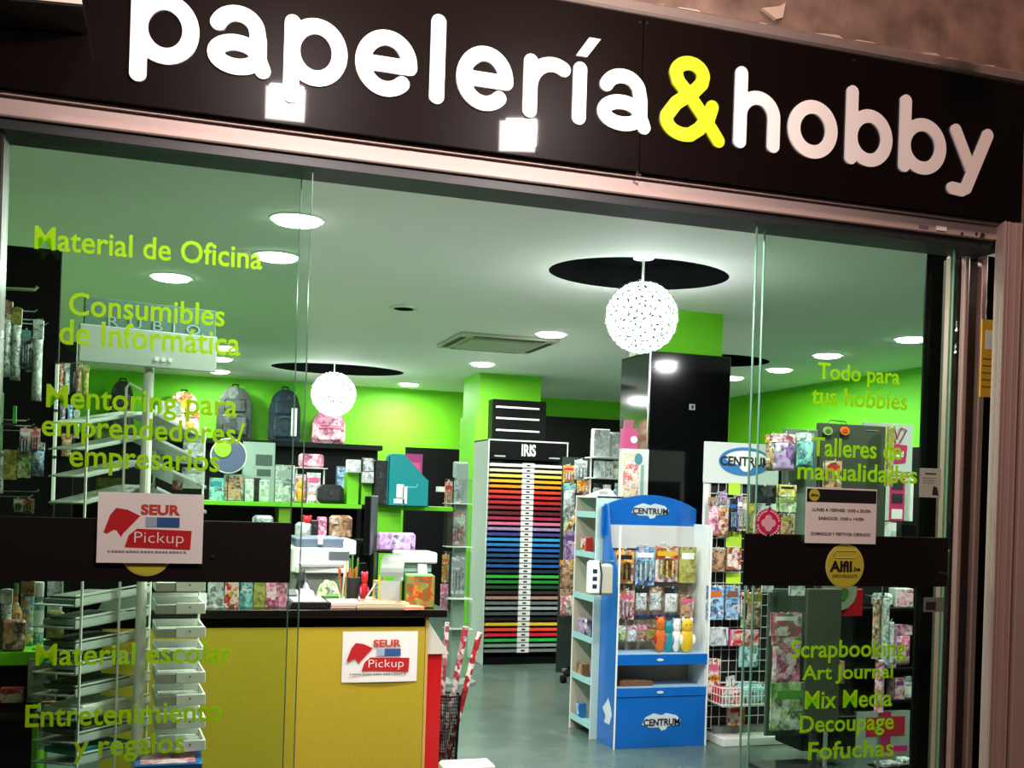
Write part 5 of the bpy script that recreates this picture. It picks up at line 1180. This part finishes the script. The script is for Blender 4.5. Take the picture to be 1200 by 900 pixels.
for i, (bx, p, p2, k_, lab) in enumerate((((660, 544, 673, 566), 'orange', 'red', 'blister', 'orange red carded pack at the top of the slim hook rack'), ((673, 538, 688, 562), 'white', 'silver', 'blister', 'white carded pack at the top right of the slim hook rack'), ((660, 566, 674, 600), 'silver', 'teal', 'bag', 'grey teal packet below the orange pack'),
        ((676, 562, 690, 578), 'orange', 'orange', 'blister', 'small orange pack below the white carded pack'), ((660, 600, 672, 628), 'green', 'silver', 'bag', 'grey green packet in the middle of the slim hook rack'), ((661, 622, 677, 656), 'purple', 'purple', 'book', 'dark purple folder on the slim hook rack'),
        ((656, 656, 674, 690), 'brown', 'orange', 'bag', 'brown and orange floral packet low on the slim hook rack'), ((656, 690, 672, 722), 'floral', 'brown', 'bag', 'cream and brown floral packet at the foot of the slim hook rack'))):
    hang(t, Ye, k_, {'blister': 'carded_pack', 'bag': 'packet', 'book': 'folder'}[k_], {'blister': 'pack', 'bag': 'packet', 'book': 'folder'}[k_], lab, bx, Ye-.08-.006*(i % 4), .03, p, p2)
t = thing('ribbon', 'red patterned ribbon hanging diagonally beside the paper rack', 'ribbon', (0, 0, 0)); t.location = P(676, 600, Ye-.18)
a = P(689, 574, Ye-.18)-t.location; c = P(664, 624, Ye-.18)-t.location; n_ = Vector((.028, 0, .014))
vs = []; 
for i in range(9):
    f = i/8; q = a+(c-a)*f+Vector((0, .015*math.sin(f*6), 0)); vs += [q-n_, q+n_, q-n_+Vector((0, .004, 0)), q+n_+Vector((0, .004, 0))]
B().add(vs, [f for i in range(8) for f in ((4*i, 4*i+1, 4*i+5, 4*i+4), (4*i+2, 4*i+6, 4*i+7, 4*i+3), (4*i, 4*i+4, 4*i+6, 4*i+2), (4*i+1, 4*i+3, 4*i+7, 4*i+5))]).build('band', art('red', 36), t)
B().tube([a, a+Vector((0, .18, .02))], .003, 5).build('string', WIRE, t)
t = thing('chair_base', 'black caster foot of a stool right of the paper rack', 'stool', (P(662, 795, 4.6).x+.22, 4.55, 0))
for i in range(5):
    a = math.pi+.15+i*2*math.pi/5; e = (.27*math.cos(a), .27*math.sin(a)); B().tube([(0, 0, .11), (e[0], e[1], .075)], .022, 8, .016).build('leg', BLK, t)
    B().tube([(e[0]-.02, e[1], .03), (e[0]+.02, e[1], .03)], .03, 12).build('caster', BLK, t)
B().tube([(0, 0, .08), (0, 0, .45)], .025, 10).build('column', DARK, t); B().lathe([(.16, .44), (.17, .47), (.16, .50), (.05, .51)], 20).build('seat', BLK, t)
# poster box and pink bag before the black column
Yo = 2.99
t = thing('poster_board', 'white flower poster board standing before the black column', 'poster', (P(743, 600, Yo).x, Yo, 0)); c, z, w_, h = fit(728, 526, 759, 600, Yo)
B().box(-w_/2, 0, 0, w_/2, .06, z+h, .002).build('board', WHITE, t); B().box(-w_*.46, -.002, z, w_*.12, 0, z+h-.03).build('flower_print', pmat('poster_flowers', ['#e8ecd8', '#d8d890', '#f0f0ec', '#d04848', '#e8e8e0'], 26, .5, 3), t)
B().disc(w_*.10, z+h*.84, -.004, -.002, w_*.15, w_*.2, 16).build('seal', mat('seal_teal', '#4c8c9c', .5), t); B().box(w_*.20, -.003, z, w_*.32, -.001, z+h*.75).build('stripe', mat('aqua_shade', '#8fb4ac', .4), t)
c2, z2_, w2_, h2 = fit(730, 492, 748, 525, Yo); zt = z+h
t = thing('gift_bag', 'pink gift bag with white tag on top of the flower poster board', 'bag', (c2, Yo+.03, zt))
hh = z2_+h2-zt; B().prism([(-w2_*.5, 0), (w2_*.5, 0), (w2_*.42, hh*.7), (-w2_*.42, hh*.7)], -.03, .03).build('bag', mat('dusty_pink', '#c84c84', .5), t)
B().prism([(-w2_*.32, hh*.7), (w2_*.2, hh*.7), (w2_*.26, hh), (-w2_*.28, hh)], -.015, .015).build('top', mat('dusty_rose', '#b05878', .5), t); B().disc(w2_*.22, hh*.32, -.034, -.03, w2_*.22, k=14).build('tag', PAPER, t)

# ------------------------------------------------------------------ white grid stand with logo header
Yg = 2.45
t = thing('grid_stand', 'white wire grid stand with oval blue logo header right of the blue display', 'display stand', (P(865, 860, Yg).x, Yg, 0)); ox = t.location.x; gs = t
X = lambda x, y=700: P(x, y, Yg).x-ox; Zg = lambda y, x=862: P(x, y, Yg).z
B().box(X(827, 560), 0, .06, X(833, 560)-.004, .03, Zg(560), .002).build('side_post', WHITE, t); B().box(X(906, 560), 0, .06, X(911, 560), .03, Zg(560), .002).build('side_post', WHITE, t)
b = B(); wire_grid(b, X(833, 560), Zg(852), X(906, 560), Zg(566), 0, 8, 22, .0022); b.build('wire_grid', WIRE, t)
B().box(X(833, 560), .02, .06, X(906, 560), .03, Zg(562)).build('dark_back', mat('grid_back', '#0c1210', .6), t)
B().box(X(826, 540), -.01, Zg(567), X(912, 540), .02, Zg(519), .002).build('header', mat('header_white', '#d4dcd8', .4), t)
lc = P(872, 541, Yg); logo(t, lc.x-ox, lc.z, .36, .175, -.011, True)
B().box(X(832, 862), -.16, 0, X(935, 862), .22, Zg(858), .003).build('base_board', WHITE, t); B().box(X(835, 850), -.02, Zg(858), X(905, 850), .20, Zg(850)).build('base_shelf', mat('base_grey', '#7c867e', .5), t)
B().box(X(902, 700), .05, 0, X(909, 700), .12, 1.4).build('rear_post', mat('milky_panel', '#b4c0bc', .3), t)
for i, (bx, k_, p, p2, lab) in enumerate((((830, 582, 843, 628), 'bag', 'pink', 'brown', 'pink doll packet high on the left of the grid stand'), ((842, 584, 854, 630), 'bag', 'red', 'white', 'red and white doll packet beside the pink one on the grid stand'), ((841, 576, 852, 592), 'blister', 'blue', 'pink', 'small pale blue pack above the doll packets'),
        ((855, 583, 863, 622), 'blister', 'black', 'blue', 'slim navy pen pack on the grid stand'), ((864, 580, 870, 622), 'blister', 'purple', 'white', 'slim lilac pen pack beside the navy one'), ((870, 582, 876, 622), 'blister', 'yellow', 'white', 'slim yellow pen pack on the grid stand'), ((877, 586, 884, 624), 'blister', 'olive', 'yellow', 'olive pen pack right of the yellow one'),
        ((830, 642, 849, 670), 'box', 'brown', 'silver', 'brown craft box in the middle of the grid stand'), ((851, 641, 868, 668), 'box', 'red', 'olive', 'red and brown craft box beside the brown one'), ((828, 686, 847, 726), 'book', 'blue', 'orange', 'bright blue picture pack, left of the pair on the grid stand'), ((849, 686, 866, 726), 'book', 'blue', 'brown', 'bright blue picture pack, right of the pair on the grid stand'),
        ((829, 735, 853, 757), 'case', 'silver', 'white', 'white printed soft case low on the grid stand'), ((855, 738, 889, 757), 'box', 'red', 'pink', 'red and cream striped box low on the grid stand'), ((829, 772, 842, 812), 'book', 'red', 'pink', 'plain red pack beside the wire basket'), ((868, 692, 880, 724), 'blister', 'red', 'black', 'dark red carded pack right of the blue picture packs'),
        ((868, 720, 886, 736), 'case', 'green', 'white', 'green and white case above the striped box'), ((881, 690, 892, 734), 'bag', 'brown', 'red', 'brown packet at the right edge of the grid stand'), ((866, 757, 888, 782), 'case', 'teal', 'silver', 'rounded teal case above the wire basket'), ((852, 826, 872, 850), 'book', 'red', 'red', 'large red pack at the foot of the grid stand'), ((888, 590, 900, 640), 'blister', 'silver', 'red', 'grey carded pack at the right edge of the grid stand'))):
    hang(gs, Yg, k_, {'bag': 'packet', 'blister': 'carded_pack', 'box': 'craft_box', 'book': 'picture_pack', 'case': 'soft_case'}[k_], {'bag': 'packet', 'blister': 'pack', 'box': 'box', 'book': 'pack', 'case': 'case'}[k_], lab, bx, Yg-.06-.005*(i % 5), .022, p, p2)
for (px0, py0, px1, py1) in ((853, 566, 867, 580), (850, 623, 868, 641), (850, 671, 867, 684)):
    c, z, w_, h = fit(px0, py0, px1, py1, Yg-.02); B().box(c-w_/2-ox, -.03, z, c+w_/2-ox, -.026, z+h).build('price_card', mat('price_lime', '#b4e03c', .5), gs)
c, z, w_, h = fit(838, 790, 896, 824, Yg-.14)
t = thing('wire_basket', 'white wire basket with red and grey goods on the grid stand', 'basket', (c, Yg-.13, z)); wb = t
b = B(); wd = .20
for j in range(3):
    zz_ = h*.06+j*h*.28; b.tube([(-w_/2, -wd/2, zz_), (w_/2, -wd/2, zz_), (w_/2, wd/2, zz_), (-w_/2, wd/2, zz_), (-w_/2, -wd/2, zz_)], .0028, 5)
b.build('rim_wires', WIRE, t); b = B()
for i in range(15):
    xx = -w_/2+w_*i/14; b.tube([(xx, -wd/2, 0), (xx, -wd/2, h*.62)], .0024, 5)
for i in range(7):
    yy = -wd/2+wd*i/6; b.tube([(-w_/2, yy, h*.62), (-w_/2, yy, 0), (w_/2, yy, 0), (w_/2, yy, h*.62)], .0022, 5)
b.build('bars', WIRE, t)
mk('box', 'red_box', 'red box in the left half of the wire basket', 'box', c-w_*.25, Yg-.13, z+.005, w_*.42, h*.52, .13, 'red', 0, None, 'red')
mk('case', 'teal_packet', 'grey teal soft packet in the right half of the wire basket', 'packet', c+w_*.22, Yg-.13, z+.005, w_*.46, h*.62, .13, 'teal', 0, None, 'silver')
for i, dx in enumerate((-.36, -.28, -.18)): mk('book', 'white_card', ['leftmost of the three white cards in the wire basket', 'middle one of the three white cards in the wire basket', 'rightmost of the three white cards in the wire basket'][i], 'card', c+w_*dx, Yg-.20+.02*i, z+.006, .02, h*.95, .006, 'white', .1)

# ------------------------------------------------------------------ behind the right glass door
Yv = 1.15
t = thing('board_stand', 'dark olive display board stand behind the right glass door', 'display stand', (P(965, 700, Yv).x, Yv, 0)); ox = t.location.x; bs = t
X = lambda x, y=560: P(x, y, Yv).x-ox; Zv = lambda y, x=965: P(x, y, Yv).z
OLV = mat('dull_olive_board', '#333a2c', .6)
B().box(X(918), 0, Zv(640), X(960), .02, Zv(503, 940), .003).build('left_panel', mat('green_grey_board', '#55665a', .6), t)
B().box(X(957), -.02, Zv(640), X(1036), .02, Zv(498, 1000), .003).build('main_board', OLV, t)
B().box(X(945, 760), 0, .35, X(985, 760), .02, Zv(690), .003).build('lower_board', OLV, t)
B().tube([(X(962, 700), .03, .02), (X(962, 700), .03, Zv(600))], .02, 8).build('pole', DARK, t); B().lathe([(.2, 0), (.2, .02), (.03, .04)], 24).build('base', BLK, t)
B().tube([(X(965, 500), -.01, Zv(500)), (X(972, 492), -.01, Zv(492)), (X(990, 492), -.01, Zv(493)), (X(994, 502), -.01, Zv(504))], .003, 5).build('top_wire', DARK, t)
for i in range(8): B().disc(X(1011)+.009*i, Zv(505, 1020), -.024, -.02, .0022, k=6).build('rivet', GREY, t)
for px, p, lab in ((970, '#7c9c54', 'round green hanging badge above the window lettering'), (990, '#dc6420', 'round orange hanging badge beside the green one')):
    c_ = P(px, 505, Yv-.03); tt = thing('badge', lab, 'badge', (c_.x, Yv-.03, c_.z))
    B().disc(0, 0, -.004, .004, .026, .021, 20).build('disc', mat('badge_'+p[1:], p, .5), tt); B().disc(0, 0, -.006, -.004, .016, .011, 14).build('print', mat('badge_print_'+p[1:], '#4c5c2c' if px == 970 else '#a83c10', .5), tt); B().tube([(0, .004, .01), (0, .03, .04)], .002, 5).build('cord', DARK, tt)
for i, (bx, k_, p, p2, lab) in enumerate((((897, 509, 908, 552), 'bag', 'brown', 'red', 'dark red packet at the left of the board stand'), ((904, 508, 931, 552), 'bag', 'purple', 'pink', 'purple and pink packet beside the oval logo header'), ((933, 507, 953, 548), 'bag', 'teal', 'silver', 'teal and silver packet right of the purple one'),
        ((880, 568, 909, 590), 'case', 'black', 'silver', 'black paint palette pack behind the right door'), ((911, 568, 932, 582), 'book', 'yellow', 'black', 'cream and black card above the green card'), ((911, 583, 932, 600), 'book', 'green', 'olive', 'green card right of the black palette'), ((884, 602, 912, 626), 'book', 'red', 'pink', 'red card behind the round pink sticker'), ((913, 602, 930, 626), 'book', 'brown', 'olive', 'brown card with olive figures above the door band'),
        ((965, 540, 985, 572), 'book', 'brown', 'red', 'dull brown card behind the opening hours notice'), ((1038, 500, 1046, 570), 'book', 'olive', 'olive', 'olive strip card right of the dark board'))):
    hang(bs, Yv, k_, {'bag': 'packet', 'book': 'card', 'case': 'palette'}[k_], {'bag': 'packet', 'book': 'card', 'case': 'palette'}[k_], lab, bx, Yv-.05-.004*(i % 4), .02, p, p2)
Yx = 1.7
t = thing('floor_stand', 'dark floor stand carrying packets low behind the right door', 'display stand', (P(925, 860, Yx).x, Yx, 0)); ox = t.location.x; fs_ = t
X = lambda x, y=760: P(x, y, Yx).x-ox; Zx = lambda y, x=925: P(x, y, Yx).z
B().box(X(900), .0, .2, X(952), .02, Zx(690), .003).build('panel', mat('stand_green_grey', '#46584a', .6), t)
B().box(X(946), .03, .1, X(1010), .30, Zx(842, 960), .004).build('black_cabinet', BLK, t); B().tube([(X(964, 850), -.03, 0), (X(964, 850), -.03, Zx(690))], .012, 8).build('pole', GREY, t)
B().box(-.16, -.16, 0, .20, .16, .025, .003).build('foot', DARK, t)
for bx, k_, p, p2, lab in (((903, 718, 938, 745), 'book', 'floral', 'white', 'white floral card at the top of the low packets'), ((904, 742, 938, 800), 'bag', 'pink', 'floral', 'large pink and green floral packet behind the right door'), ((875, 695, 892, 735), 'bag', 'brown', 'olive', 'dull brown packet left of the floral card'), ((893, 680, 905, 694), 'book', 'white', 'black', 'white triangle card below the door band, left one'), ((925, 680, 942, 698), 'book', 'white', 'silver', 'white triangle card below the door band, right one'),
        ((903, 800, 948, 855), 'book', 'green', 'green', 'large dull green board pack below the floral packet')):
    hang(fs_, Yx, k_, {'bag': 'packet', 'book': 'card'}[k_], {'bag': 'packet', 'book': 'card'}[k_], lab, bx, Yx-.05, .02, p, p2)
t = thing('round_box', 'white domed box on red backing just below the right door band', 'box', (P(985, 715, 1.5).x, 1.5, P(985, 722, 1.5).z)); c, z, w_, h = fit(960, 690, 1012, 722, 1.5)
B().box(-w_*.0, .0, 0, w_*.5, .04, h, .003).build('red_backing', RED, t); B().disc(-w_*.12, h*.95, -.03, .0, w_*.40, h*.72, 24).build('dome', mat('dome_grey', '#9ca890', .5), t); B().disc(-w_*.05, h*.85, -.034, -.03, w_*.14, h*.26, 16).build('green_print', mat('dome_green', '#4c7c3c', .5), t)
mk('box', 'cardboard_box', 'dull cardboard box below the word Scrapbooking', 'box', P(970, 790, 1.9).x, 1.9, P(970, 800, 1.9).z, .16, .13, .1, 'brown', 0, None, 'brown')
# right hand shelves with poster
Yz = 2.27
t = thing('gift_poster', 'white gift card poster with pink bow on the right', 'poster', (P(1040, 550, Yz).x, Yz, 0)); c, z, w_, h = fit(1012, 496, 1070, 610, Yz); t.location.z = z
B().box(-w_/2, 0, 0, w_/2, .02, h, .002).build('board', mat('poster_white', '#c4ccc8', .5), t); MG = mat('magenta', '#c02464', .5)
B().box(w_*.06, -.003, 0, w_*.36, 0, h*.44).build('pink_panel', MG, t)
for yy in (.02, .18, .32): B().box(w_*.10, -.005, h*yy, w_*.32, -.003, h*(yy+.10)).build('photo_patch', [WHITE, DARK, mat('pale_aqua_panel', '#bfe0d8', .45)][int(yy*6) % 3], t)
B().tube([(-.09+.14, -.006, h*.80), (-.04+.05, -.006, h*.96), (.035, -.006, h*.97), (.06, -.006, h*.84), (.09, -.006, h*.96), (.13, -.006, h*.94), (.08, -.006, h*.80)], .005, 6).build('bow', MG, t)
B().prism([(.01, h*.58), (.13, h*.60), (.14, h*.78), (.0, h*.80)], -.005, -.0).build('gift_print', MG, t); text('card', .07, .04, 'poster_lettering', PAPER, t, (.075, -.007, h*.69), bold=.03)
B().box(-w_*.4, -.004, h*.46, w_*.46, -.0, h*.475).box(-w_*.4, -.004, h*.50, w_*.46, -.0, h*.51).build('pink_line', MG, t)
B().box(w_*.44, -.02, -.0, w_*.5, .0, h*.46).build('white_edge', WHITE, t)
Yz = 2.0
t = thing('corner_shelves', 'black shelf unit with pink boxes behind the right door', 'shelf', (P(1045, 860, Yz).x, Yz+.1, 0)); ox = t.location.x
X = lambda x, y=760: P(x, y, Yz).x-ox; Zz = lambda y, x=1045: P(x, y, Yz).z
LV = {}
for y in (634, 712, 783, 820, 886): LV[y] = Zz(y); B().box(X(1000), -.10, Zz(y)-.02, X(1085), .16, Zz(y), .002).build('shelf', BLK, t)
B().box(X(1000), .16, 0, X(1085), .20, P(1041, 610, 2.27).z-.001).build('back_panel', mat('shelf_back', '#1a221c', .6), t); B().box(X(1085), -.1, 0, X(1089), .18, Zz(615)).build('side_panel', BLK, t); B().box(X(998), -.1, 0, X(1001), .18, Zz(615)).build('side_panel', BLK, t)
for bx, k_, p, p2, lab, lv in (((1030, 612, 1052, 634), 'box', 'white', 'brown', 'cream box just above the right door band', 634), ((1052, 690, 1072, 712), 'box', 'pink', 'white', 'pink and white box just below the door band', 712), ((1030, 696, 1050, 712), 'case', 'silver', 'teal', 'silver packet left of the pink and white box', 712),
        ((1050, 733, 1072, 783), 'bag', 'pink', 'pink', 'large bright pink packet on the black corner shelves', 783), ((1040, 735, 1052, 783), 'book', 'purple', 'pink', 'purple book left of the bright pink packet', 783), ((1050, 795, 1062, 820), 'book', 'pink', 'purple', 'small pink book on the lower corner shelf', 820), ((1062, 793, 1074, 820), 'jar', 'white', 'silver', 'white jar at the right of the lower corner shelf', 820)):
    c, z, w_, h = fit(*bx, Yz); mk(k_, {'box': 'carton', 'case': 'soft_packet', 'bag': 'packet', 'book': 'book', 'jar': 'jar'}[k_], lab, {'case': 'packet', 'bag': 'packet'}.get(k_, k_), c, Yz+.05, LV[lv], w_, z+h-LV[lv], .08, p, 0, None, p2)
c, z, w_, h = fit(1003, 834, 1066, 886, Yz+.01)
t = thing('cross_box', 'large box with red cross shaped ribbon print at the bottom right', 'box', (c, Yz+.01, LV[886]+.001)); h = z+h-LV[886]
B().box(-w_/2, 0, 0, w_/2, .12, h, .002).build('carton', mat('box_grey_white', '#a8b4ac', .5), t); B().box(-w_*.10, -.002, 0, w_*.14, 0, h).build('ribbon', MG, t); B().box(-w_*.32, -.003, h*.45, w_*.40, 0, h*.88).build('ribbon', mat('ribbon_red', '#c01c38', .5), t)
B().box(w_*.14, -.0025, h*.02, w_*.46, 0, h*.22).build('pink_patch', PINK, t)
t = thing('black_tray', 'black tray at the bottom right corner of the window', 'tray', (P(1045, 897, 1.45).x, 1.45, P(1045, 897, 1.45).z))
B().box(-.11, -.06, -.008, .11, .06, 0, .002).build('plate', BLK, t); B().box(-.11, -.062, 0, .11, -.058, .008).build('lip', BLK, t); B().tube([(0, 0, -t.location.z), (0, 0, -.008)], .015, 8).build('post', BLK, t)
zt = t.location.z; xt = t.location.x
mk('case', 'silver_packet', 'shiny silver packet on the black tray, left one', 'packet', xt-.03, 1.45, zt, .12, .022, .08, 'silver', .1, None, 'silver'); mk('case', 'silver_packet', 'shiny silver packet on the black tray with dark knob, right one', 'packet', xt+.075, 1.45, zt, .07, .04, .06, 'silver', 0, None, 'black')
Yt = 1.25
t = thing('roll_hanger', 'thin steel hanger of cellophane rolls behind the right door', 'rack', (P(1035, 690, Yt+.1).x, Yt+.1, 0))
B().tube([(0, 0, 0), (0, 0, P(1035, 688, Yt).z+.03)], .008, 8).build('post', CHROME, t); B().lathe([(.12, 0), (.12, .012), (.02, .02)], 16).build('base', DARK, t)
for bx, p, lab in (((1023, 702, 1030, 772), 'brown', 'gold brown cellophane roll on the left of the steel hanger'), ((1034, 702, 1041, 778), 'silver', 'silver cellophane roll on the right of the steel hanger'), ((1026, 774, 1035, 834), 'pink', 'rose cellophane roll hanging lowest'), ((1041, 730, 1047, 776), 'white', 'slim white tube beside the silver roll')):
    c, z, w_, h = fit(*bx, Yt); q = mk('roll', 'cellophane_roll', lab, 'roll', c, Yt, z, w_, h, w_, p); hook(t, c, Yt+.1, Yt, z+h+.012, CHROME)
struct('trim_13', B().box(2.955, .33, 0, 3.40, .345, 2.54, .003), MATB, 'black partition end behind the right glass panel')
